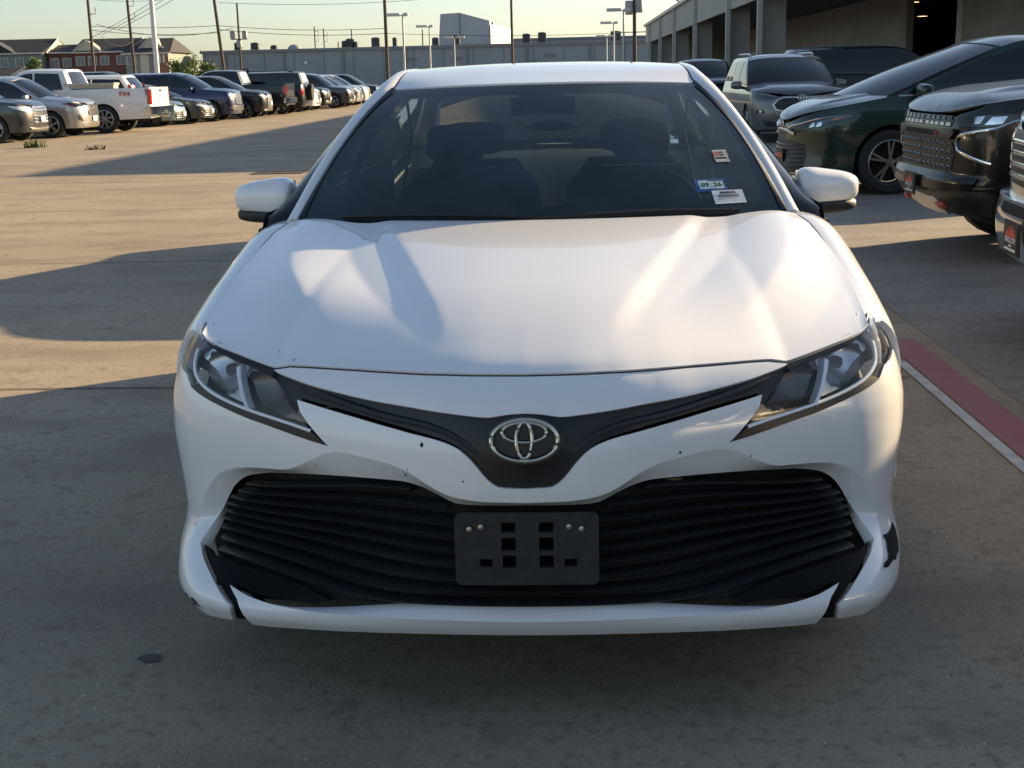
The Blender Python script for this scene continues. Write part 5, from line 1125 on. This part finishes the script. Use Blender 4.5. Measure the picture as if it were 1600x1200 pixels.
# hairline cracks
for a,b in (((-6.6,18.4),(-5.2,18.0)),((-7.5,19.9),(-3.8,18.6)),((-2.0,24),(-4.6,25.2)),((-9,30),(-6,31)),((1.2,3.0),(1.5,3.6))):
    joint(wig(a,b,16,.04),.012)
dg_=thing('drain_grate','dark iron drain grate set in the lane left of the white sedan','drain grate',(-4.62,21.15,.0))
MB().box((-.42,-.30,.0),(.42,-.26,.010)).box((-.42,.26,.0),(.42,.30,.010)).box((-.42,-.26,.0),(-.38,.26,.010)).box((.38,-.26,.0),(.42,.26,.010)).build('grate_frame',M['underbody'],dg_)
for k in range(9): MB().box((-.36+.08*k,-.26,.001),(-.32+.08*k,.26,.009)).build('grate_bar',M['underbody'],dg_)
sheet('drain_pit',-.38,-.26,.38,.26,.003,mat('pit',(.006,.006,.006),1),None,dg_)
# oil stain
st=rs('oil_stain',[(-1.07+.03*math.cos(t)*random.uniform(.5,1.5),3.04+.022*math.sin(t)*random.uniform(.4,1.4)) for t in np.linspace(0,6.283,15)[:-1]],.004,mat('oil_stain',(.10,.088,.072),.8),None); tag(st,'small dark oil spot on the concrete in front of the sedan','stain')
# weeds
GR=mat('weed_green',(.10,.13,.035),.8); GR2=mat('weed_dry',(.16,.12,.05),.8)
for i,(px,py,n,m_,h) in enumerate(((-13.0,32.0,60,GR,.26),(-13.4,37.0,0,GR2,.1),(-10.85,30.3,36,GR2,.13),(-13.9,31.6,30,GR2,.12))):
    if not n: continue
    V=[];F2=[]
    for k in range(n):
        x,y=px+random.gauss(0,.12),py+random.gauss(0,.06); a=random.uniform(0,6.28); l=h*random.uniform(.4,1.2); dx,dy=math.cos(a),math.sin(a); c=len(V); w=.018
        V+=[(x-dy*w,y+dx*w,0),(x+dy*w,y-dx*w,0),(x+dx*l*.35-dy*w*.6,y+dy*l*.35+dx*w*.6,l*.6),(x+dx*l*.35+dy*w*.6,y+dy*l*.35-dx*w*.6,l*.6),(x+dx*l*.9,y+dy*l*.9,l*.85)]
        F2+=[(c,c+1,c+3,c+2),(c+2,c+3,c+4)]
    o=mesh('weed_tuft',V,F2,m_,None); tag(o,['green weed tuft in a joint in front of the dark grey SUV','','dry weed tuft on the concrete in front of the white pickup','low dry weed at the left picture edge'][i],'weed')
# ================================================================== far buildings
def W2(px,Y): return 0
WH=mat('warehouse_wall',(.30,.325,.345),.75,noise=(.15,.10)); WHT=mat('warehouse_trim',(.20,.21,.22),.6)
wh=thing('warehouse','long low blue-grey warehouse across the far end of the lot','building',(0,0,0))
MB().box((-70.5,260,0),(60,300,7.1)).build('wall',WH,wh); MB().box((-70.9,259.6,7.1),(60,300,7.65)).build('roof_edge',WHT,wh)
for x in (-66,-54.5,-43,-31,-19,-7.5,4.5): MB().box((x-.14,259.7,.2),(x+.14,260,7.1)).build('downspout',WHT,wh)
for x in np.arange(-70,22,5.8):
    MB().box((x-.03,259.9,.1),(x+.03,259.99,7.0)).build('panel_joint',WHT,wh)
for x,z0,z1 in ((-52.6,0,2.7),(-30,4.9,5.5),(-21,4.9,5.4),(-3,5.0,5.6)): MB().box((x-1.0,259.8,z0),(x+1.0,259.95,z1)).build('wall_opening',WHT,wh)
MB().lathe([(0,-.25),(.3,-.2),(.35,0),(.2,.05)],12,'y',(-50.3,259.6,5.0)).build('wall_lamp',M['white_print'],wh,True)
w2=thing('rear_hall','pale grey hall rising behind the warehouse on the right','building',(0,0,0)); MB().box((-12,302,0),(60,340,9.2)).build('wall',mat('hall_wall',(.36,.37,.37),.75),w2); MB().box((-12.3,301.7,9.2),(60,340,9.7)).build('roof_edge',WHT,w2)
# roof units on the warehouse
ACM=mat('roof_unit',(.06,.06,.065),.7); 
for i,(x,w,h) in enumerate(((-65.3,1.3,1.6),(-61.9,1.5,1.5),(-58.1,1.2,.9),(-44,.9,1.4),(-42.8,1.6,1.8),(-41.8,.9,1.2),(-37.7,1.6,1.9),(-33.9,.8,1.8),(-25.8,1.3,1.6),(-21.6,1.3,2.0),(-7.8,1.5,1.9),(-4.7,1.6,2.1),(9.8,2.0,2.0))):
    ac=thing('roof_unit',('%s dark cooling unit from the left on the warehouse roof'%['first','second','third','fourth','fifth','sixth','seventh','eighth','ninth','tenth','eleventh','twelfth','thirteenth'][i]),'cooling unit',(x,268,7.65),0,'cooling units on the warehouse roof')
    MB().box((-w/2,-.7,.25),(w/2,.7,h)).build('casing',ACM,ac); MB().box((-w/2-.1,-.8,0),(w/2+.1,.8,.25)).build('base',M['alloy_dark'],ac); MB().lathe([(w*.38,h),(w*.38,h+.12),(0,h+.12)],12,'z').build('fan_ring',M['alloy_dark'],ac)
dm=thing('roof_dome','pale domed skylight on the warehouse roof among the units','skylight',(-54,268,7.65)); MB().lathe([(1.4,0),(1.35,.4),(1.0,.8),(.5,1.0),(0,1.05)],16,'z').build('dome',WH,dm,True); MB().lathe([(1.5,-.1),(1.5,.1),(1.4,.1)],16,'z').build('dome_curb',WHT,dm)
# tall sloping metal structure
hp=thing('metal_tower','tall pale metal-clad structure with a sloping roof behind the warehouse','building',(0,0,0)); HM=mat('tower_metal',(.42,.44,.46),.6,noise=(.2,.06))
def pris(name,front,back,m,parent):
    n=len(front); V=front+back; Fq=[tuple(range(n)),tuple(range(2*n-1,n-1,-1))]+[(i,n+i,n+(i+1)%n,(i+1)%n) for i in range(n)]; mb=MB(); mb.add(V,[list(f) for f in Fq]); return mb.build(name,m,parent)
pris('front_block',[(-28.8,305,7),(-17.1,305,7),(-17.1,305,13.8),(-23.8,305,15.7),(-28.1,305,15.5)],[(-29.5,318,7),(-17.4,318,7),(-17.4,318,14.2),(-24.2,318,16.0),(-28.8,318,15.8)],HM,hp)
ribbed('side_cladding',(-17.0,305),(-13.6,338),7,13.0,HM,hp,1.6,.15)
pris('rear_slope',[(-25,318,7),(-16.9,318,7),(-16.9,318,14.0),(-24,318,15.4)],[(-22,352,7),(-12.2,352,7),(-12.2,352,9.0),(-20,352,10)],HM,hp)
MB().tube([(-23.8,304.85,7.5),(-23.8,304.85,15.7)],.10,6).build('corner_seam',WHT,hp)
# apartment houses
BR=mat('brick',(.19,.075,.055),.85,noise=(1.2,.25)); BR2=mat('brick_sunlit',(.30,.13,.08),.85,noise=(1.2,.2)); SID=mat('siding_green',(.23,.26,.23),.8); CRM=mat('siding_cream',(.55,.50,.38),.8); RFS=mat('roof_shingle',(.045,.042,.042),.9,noise=(.8,.25)); TRW=mat('house_trim',(.62,.60,.54),.7); PANE=mat('house_pane',(.14,.16,.18),.15)
def win(parent,x,y,z,w=1.5,h=1.5,face='y'):
    if face=='y':
        f=MB().box((x-w/2-.1,y-.10,z-.1),(x+w/2+.1,y-.02,z+h+.1)).build('window',TRW,parent)
        for k in (0,1): MB().box((x-w/2+k*w/2+.05,y-.14,z),(x+k*w/2-.05,y-.10,z+h)).build('pane',PANE,f)
    else:
        f=MB().box((x+.02,y-w/2-.1,z-.1),(x+.10,y+w/2+.1,z+h+.1)).build('window',TRW,parent)
        for k in (0,1): MB().box((x+.10,y-w/2+k*w/2+.05,z),(x+.14,y+k*w/2-.05,z+h)).build('pane',PANE,f)
def house(label,x0,x1,y0,y1,ze,zr,wall,gable='x',hip=0.0,wins=()):
    h=thing('apartment_house',label,'building',((x0+x1)/2,y0,0)); ox,oy=(x0+x1)/2,y0; a,b=x0-ox,x1-ox; d=y1-y0
    MB().box((a,0,0),(b,d,ze)).build('wall',wall,h); e=.6
    # ridge along x
    rx0,rx1=a-e+hip*(b-a),b+e-hip*(b-a); ym=d/2
    V=[(a-e,-e,ze),(b+e,-e,ze),(b+e,d+e,ze),(a-e,d+e,ze),(rx0,ym,zr),(rx1,ym,zr)]
    MB().add(V,[(0,1,5,4),(2,3,4,5),(1,2,5),(3,0,4),(3,2,1,0)]).build('roof',RFS,h)
    MB().box((a-e,-e-.05,ze-.25),(b+e,-e+.1,ze)).build('eave',TRW,h)
    for (wx,wz) in wins: win(h,wx-ox,0,wz)
    return h,ox,oy
def gablet(parent,cx,y,w,z0,zt,m,depth=3.0,face='y'):
    if face=='y': 
        pris('gable',[(cx-w/2,y,z0),(cx+w/2,y,z0),(cx,y,zt)],[(cx-w/2,y+depth,z0),(cx+w/2,y+depth,z0),(cx,y+depth,zt)],m,parent)
        for s in (1,-1): MB().tube([(cx+s*(w/2+.3),y-.15,z0-.15),(cx,y-.15,zt+.1)],.14,4).build('bargeboard',TRW,parent)
    else:
        pris('gable',[(cx,y-w/2,z0),(cx,y+w/2,z0),(cx,y,zt)],[(cx-depth,y-w/2,z0),(cx-depth,y+w/2,z0),(cx-depth,y,zt)],m,parent)
        for s in (1,-1): MB().tube([(cx+.15,y+s*(w/2+.3),z0-.15),(cx+.15,y,zt+.1)],.16,4).build('bargeboard',TRW,parent)
h,ox,oy=house('brown-roofed apartment house at the left picture edge',-116,-98.2,250,264,7.9,10.6,SID,wins=[(-105.5,5.4),(-102.5,5.4)])
gablet(h,-98.2-ox+.7,7,13.0,7.9,10.55,CRM,4,'x'); gablet(h,-106.5-ox,-.7,7,7.9,10.0,RFS)
h,ox,oy=house('low dark-roofed brick apartment house between two higher roofs',-98,-92,252,262,7.9,9.4,BR,wins=[(-96.6,5.2),(-94.2,5.2)])
h,ox,oy=house('red brick apartment house with pale front gable',-92,-81.6,250,264,7.8,10.35,BR,wins=[(-93.9+3,5.4),(-88.6,5.4),(-86.3,5.4),(-83.2,5.4)])
gablet(h,-89.2-ox,-.8,4.6,8.0,9.75,CRM); gablet(h,-81.6-ox+.7,7,13.0,7.8,10.3,CRM,4,'x')
h,ox,oy=house('apartment house with green siding and sunlit orange brick end',-81.4,-73.4,247,262,7.3,10.1,SID,hip=.18,wins=[(-80.2,5.2),(-80.2,2.0)])
MB().box((-78.6-ox,-.12,0),(-77.0-ox,-.02,7.0)).build('cream_panel',CRM,h); MB().box((-76.2-ox,-.3,0),(-73.3-ox,-.05,7.1)).build('brick_panel',BR2,h);  # brick panel has the sunlight painted into its brighter orange
for wx in (-75.6,-74.9,-74.1): MB().box((wx-ox-.22,-.40,5.4),(wx-ox+.22,-.3,6.9)).build('window',TRW,h)
gablet(h,-77-ox,2.0,5.5,7.6,10.0,CRM,5)
h,ox,oy=house('low cream-gabled shed roof in front of the brick apartments',-101,-95,236,244,3.6,5.0,BR,wins=[])
gablet(h,-95.5-ox,-.7,5,3.7,5.0,CRM)
# ---- poles, wires ---------------------------------------------------------
WOOD=mat('pole_wood',(.085,.065,.052),.9,noise=(5,.25)); STEEL=mat('pole_steel',(.50,.50,.49),.5,.3,noise=(2,.08)); STEELG=mat('pole_grey',(.30,.30,.30),.5,.3)
def wpole(label,x,y,h,r=.16,lean=(0,0),arms=(),cans=0,xarm=False):
    p=thing('utility_pole',label,'utility pole',(x,y,0),0,'wooden utility poles'); lx,ly=lean
    MB().tube([(0,0,0),(lx,ly,h)],[r,r*.7],8).build('shaft',WOOD,p,True)
    for z in arms:
        f=z/h; MB().tube([(lx*f,0,z),(lx*f+.75,0,z),(lx*f+.75,0,z+.45)],.05,6).build('bracket',M['alloy_dark'],p); MB().lathe([(.05,0),(.09,.08),(.05,.16),(.08,.24),(0,.28)],8,'z',(lx*f+.75,0,z+.45)).build('insulator',STEELG,p)
    if xarm: MB().box((-1.3,-.06,h-.6),(1.3,.06,h-.42)).build('crossarm',WOOD,p)
    for k in range(cans):
        cx=(-1.05,1.05,0)[k]; cz=h*.60 if k<2 else h*.50
        MB().lathe([(0,0),(.42,.02),(.45,.1),(.45,1.15),(.38,1.28),(0,1.32)],12,'z',(cx,-.2,cz)).build('transformer',STEELG,p,True)
    if cans: MB().box((-1.4,-.1,h*.60-.15),(1.4,.1,h*.60)).build('platform',WOOD,p)
    return p
wpole('leftmost tall wooden pole with side bracket, over the brick apartments',-53.1,150,15,.20,(0,0),(9.3,11.5))
wpole('slightly leaning wooden pole with three brackets left of the white light pole',-54.9,170,17,.22,(-.35,0),(9.6,11.2,12.8))
wpole('bare leaning wooden pole in front of the warehouse corner',-35.6,140,14,.20,(-1.0,0),())
MB().tube([(-36.0,139.8,9.0),(-35.0,139.8,8.9)],.04,6).build('pole_stub',WOOD,bpy.data.objects['utility_pole.002']) if False else None
wpole('wooden pole carrying three grey transformers above the warehouse roof',-55.8,230,14.7,.22,(0,0),(),3,False)
for i,(x,y,h,ar) in enumerate(((-50.6,272,12.2,(9.3,10.3,11.2)),(-49.3,275,11.9,(9.3,10.4)),(-43.6,275,11.6,()),(-29.1,275,11.2,()),(-46.4,275,9.2,()))):
    wpole(['distant pole with three brackets behind the warehouse','distant pole with two brackets beside the three-bracket pole','thin distant pole right of the bracketed pair','thin distant pole left of the metal tower','shortest distant pole behind the warehouse roof'][i],x,y,h,.16,(0,0),ar)
wpole('thick dark pole rising above the middle of the warehouse',-18.6,140,16,.20)
wpole('tall thin pole rising right of the metal tower',-6.35,160,17,.17)
tp=wpole('wooden pole with transformers left of the canopy roof',7.05,140,14,.22,(0,0),(),0)
for cx,cz in ((-.55,7.3),(.45,7.5)): MB().lathe([(0,0),(.38,.02),(.42,.1),(.42,1.25),(.36,1.4),(0,1.42)],12,'z',(cx,-.2,cz)).build('transformer',STEELG,tp,True)
MB().box((-2.0,-.1,5.55),(1.3,.1,5.65)).box((-2.0,-.05,2),(-1.9,.05,5.6)).build('frame',STEELG,tp)
def lpole(label,x,y,h,heads=(-1,),m=None,r=.09):
    p=thing('lot_light_pole',label,'light pole',(x,y,0),0,'shoebox light poles')
    MB().tube([(0,0,0),(0,0,h)],[r*1.25,r],10).build('shaft',m or STEEL,p,True); MB().lathe([(.28,0),(.28,.75),(0,.75)],12,'z').build('footing',CON2,p)
    for s in heads:
        MB().box((0 if s>0 else s*.35,-.05,h-.15),(s*.35 if s>0 else 0,.05,h-.05)).build('arm',STEELG,p)
        MB().box((min(s*.25,s*1.55),-.32,h-.18),(max(s*.25,s*1.55),.32,h+.10)).build('lamp_head',STEEL,p)
    return p
lpole('nearest shoebox light pole left of the metal tower',-15.6,130,7.5,(-1,.35)); lpole('second shoebox light pole, left of the metal tower',-16.1,160,7.5,(-1,.3)); lpole('third, double-headed light pole in front of the metal tower',-16.9,205,7.5,(-1,1))
lpole('nearest light pole left of the canopy building, double-headed',5.3,125,7.2,(-1,.4)); lpole('second light pole left of the canopy building',5.55,158,7.3,(-1,.3)); lpole('third and shortest-looking light pole left of the canopy building',6,200,7.0,(-1,.8))
lpole('thick white light pole in the left part of the lot',-29.1,95,10.5,(1,),mat('pole_white',(.62,.62,.61),.5),.15)
WIRE=mat('wire',(.03,.03,.03),.7); wn=0
def wire(label,a,b,sag,r=.028):
    a,b=np.array(a,float),np.array(b,float); pts=[tuple(a+(b-a)*t-np.array([0,0,4*sag*t*(1-t)])) for t in np.linspace(0,1,22)]
    tag(MB().tube(pts,r,4).build('overhead_wire',WIRE),label,'wire','overhead wires')
wire('lower overhead wire running left past the white light pole',(-53.1,150,7.6),(-36.0,140,6.6),.35); wire('upper overhead wire running left past the white light pole',(-53.1,150,8.0),(-36.05,140,7.3),.2)
wire('upper wire from the bare leaning pole to the transformer pole and on',(-36.05,140,7.3),(-18.6,140,6.6),.3); wire('lower wire from the bare leaning pole towards the middle pole',(-36.0,140,6.9),(-18.6,140,6.1),.35)
wire('drooping wire between the two bracketed poles on the left',(-52.4,150,7.4),(-54.6,170,7.2),1.2); wire('second drooping wire between the bracketed poles',(-52.4,150,8.2),(-37,150,7.4),1.0)
for i,(dx,z) in enumerate(((0,10.6),(2.0,10.9),(4.2,11.2))): wire(['left','middle','right'][i]+' of three steep wires rising from the lot to the upper edge',(-38.0+dx*.6-1.2,110,5.2+.35*i),(-26.0+dx*.8,105,11.5+.4*i),.3,.02)
wire('long thin wire crossing the upper sky from the left pole',(-53.1,150,11.7),(-18.6,140,10.6),.8,.02); wire('long thin wire high over the warehouse',(-35.9,140,9.6),(7,140,12.0),1.4,.02)
wire('thin wire along the warehouse roof towards the right poles',(-18.6,140,6.1),(7.0,140,5.6),.3,.022)
wire('short drooping wire at the top left of the sky',(-60,150,12.3),(-45,150,10.6),.6,.02)
# ---- trees -----------------------------------------------------------------
LEAFM=mat('leaf',(.12,.17,.045),.7,noise=(2.5,.35)); BARK=mat('bark',(.09,.07,.05),.9)
def tree(label,x,y,h,rx,rz,n,leaf=.35,zc=None):
    t=thing('tree',label,'tree',(x,y,0)); zc=zc or h-rz
    mb=MB().tube([(0,0,0),(.1,.1,zc*.6),(0,.2,zc)],[.22,.15,.08],8); clumps=[]
    for k in range(11):
        a=random.uniform(0,6.28); rr=rx*random.uniform(.25,.85); c=(math.cos(a)*rr,math.sin(a)*rr*.7,zc+random.uniform(-.7,.9)*rz*.9); clumps.append((c,random.uniform(.25,.5)*rx))
        mb.tube([(0,.1,zc*.55),(c[0]*.5,c[1]*.5,(zc*.55+c[2])/2),c],[.08,.05,.02],6)
    mb.build('trunk',BARK,t,True)
    V=[];Fq=[]
    for k in range(n):
        c,r=random.choice(clumps); p=np.array(c)+rng.normal(0,1,3)*r*.55*np.array([1,1,.8]); d1=rng.normal(0,1,3); d1/=np.linalg.norm(d1); d2=np.cross(d1,rng.normal(0,1,3)); d2/=np.linalg.norm(d2); l=leaf*random.uniform(.6,1.3); w=l*.45; i=len(V)
        V+=[tuple(p-d1*l/2),tuple(p+d2*w/2),tuple(p+d1*l/2),tuple(p-d2*w/2)]; Fq.append((i,i+1,i+2,i+3))
    o=mesh('crown',V,Fq,LEAFM,t)
    return t
tree('green bushy tree left of the warehouse corner',-61.6,215,6.0,2.5,1.9,2200,.42); tree('low green bush right against the warehouse corner',-64.3,235,5.0,3.0,1.8,1600,.55)
tree('small light green tree above the white pickup cab',-77.5,195,5.4,1.5,1.0,900,.45)
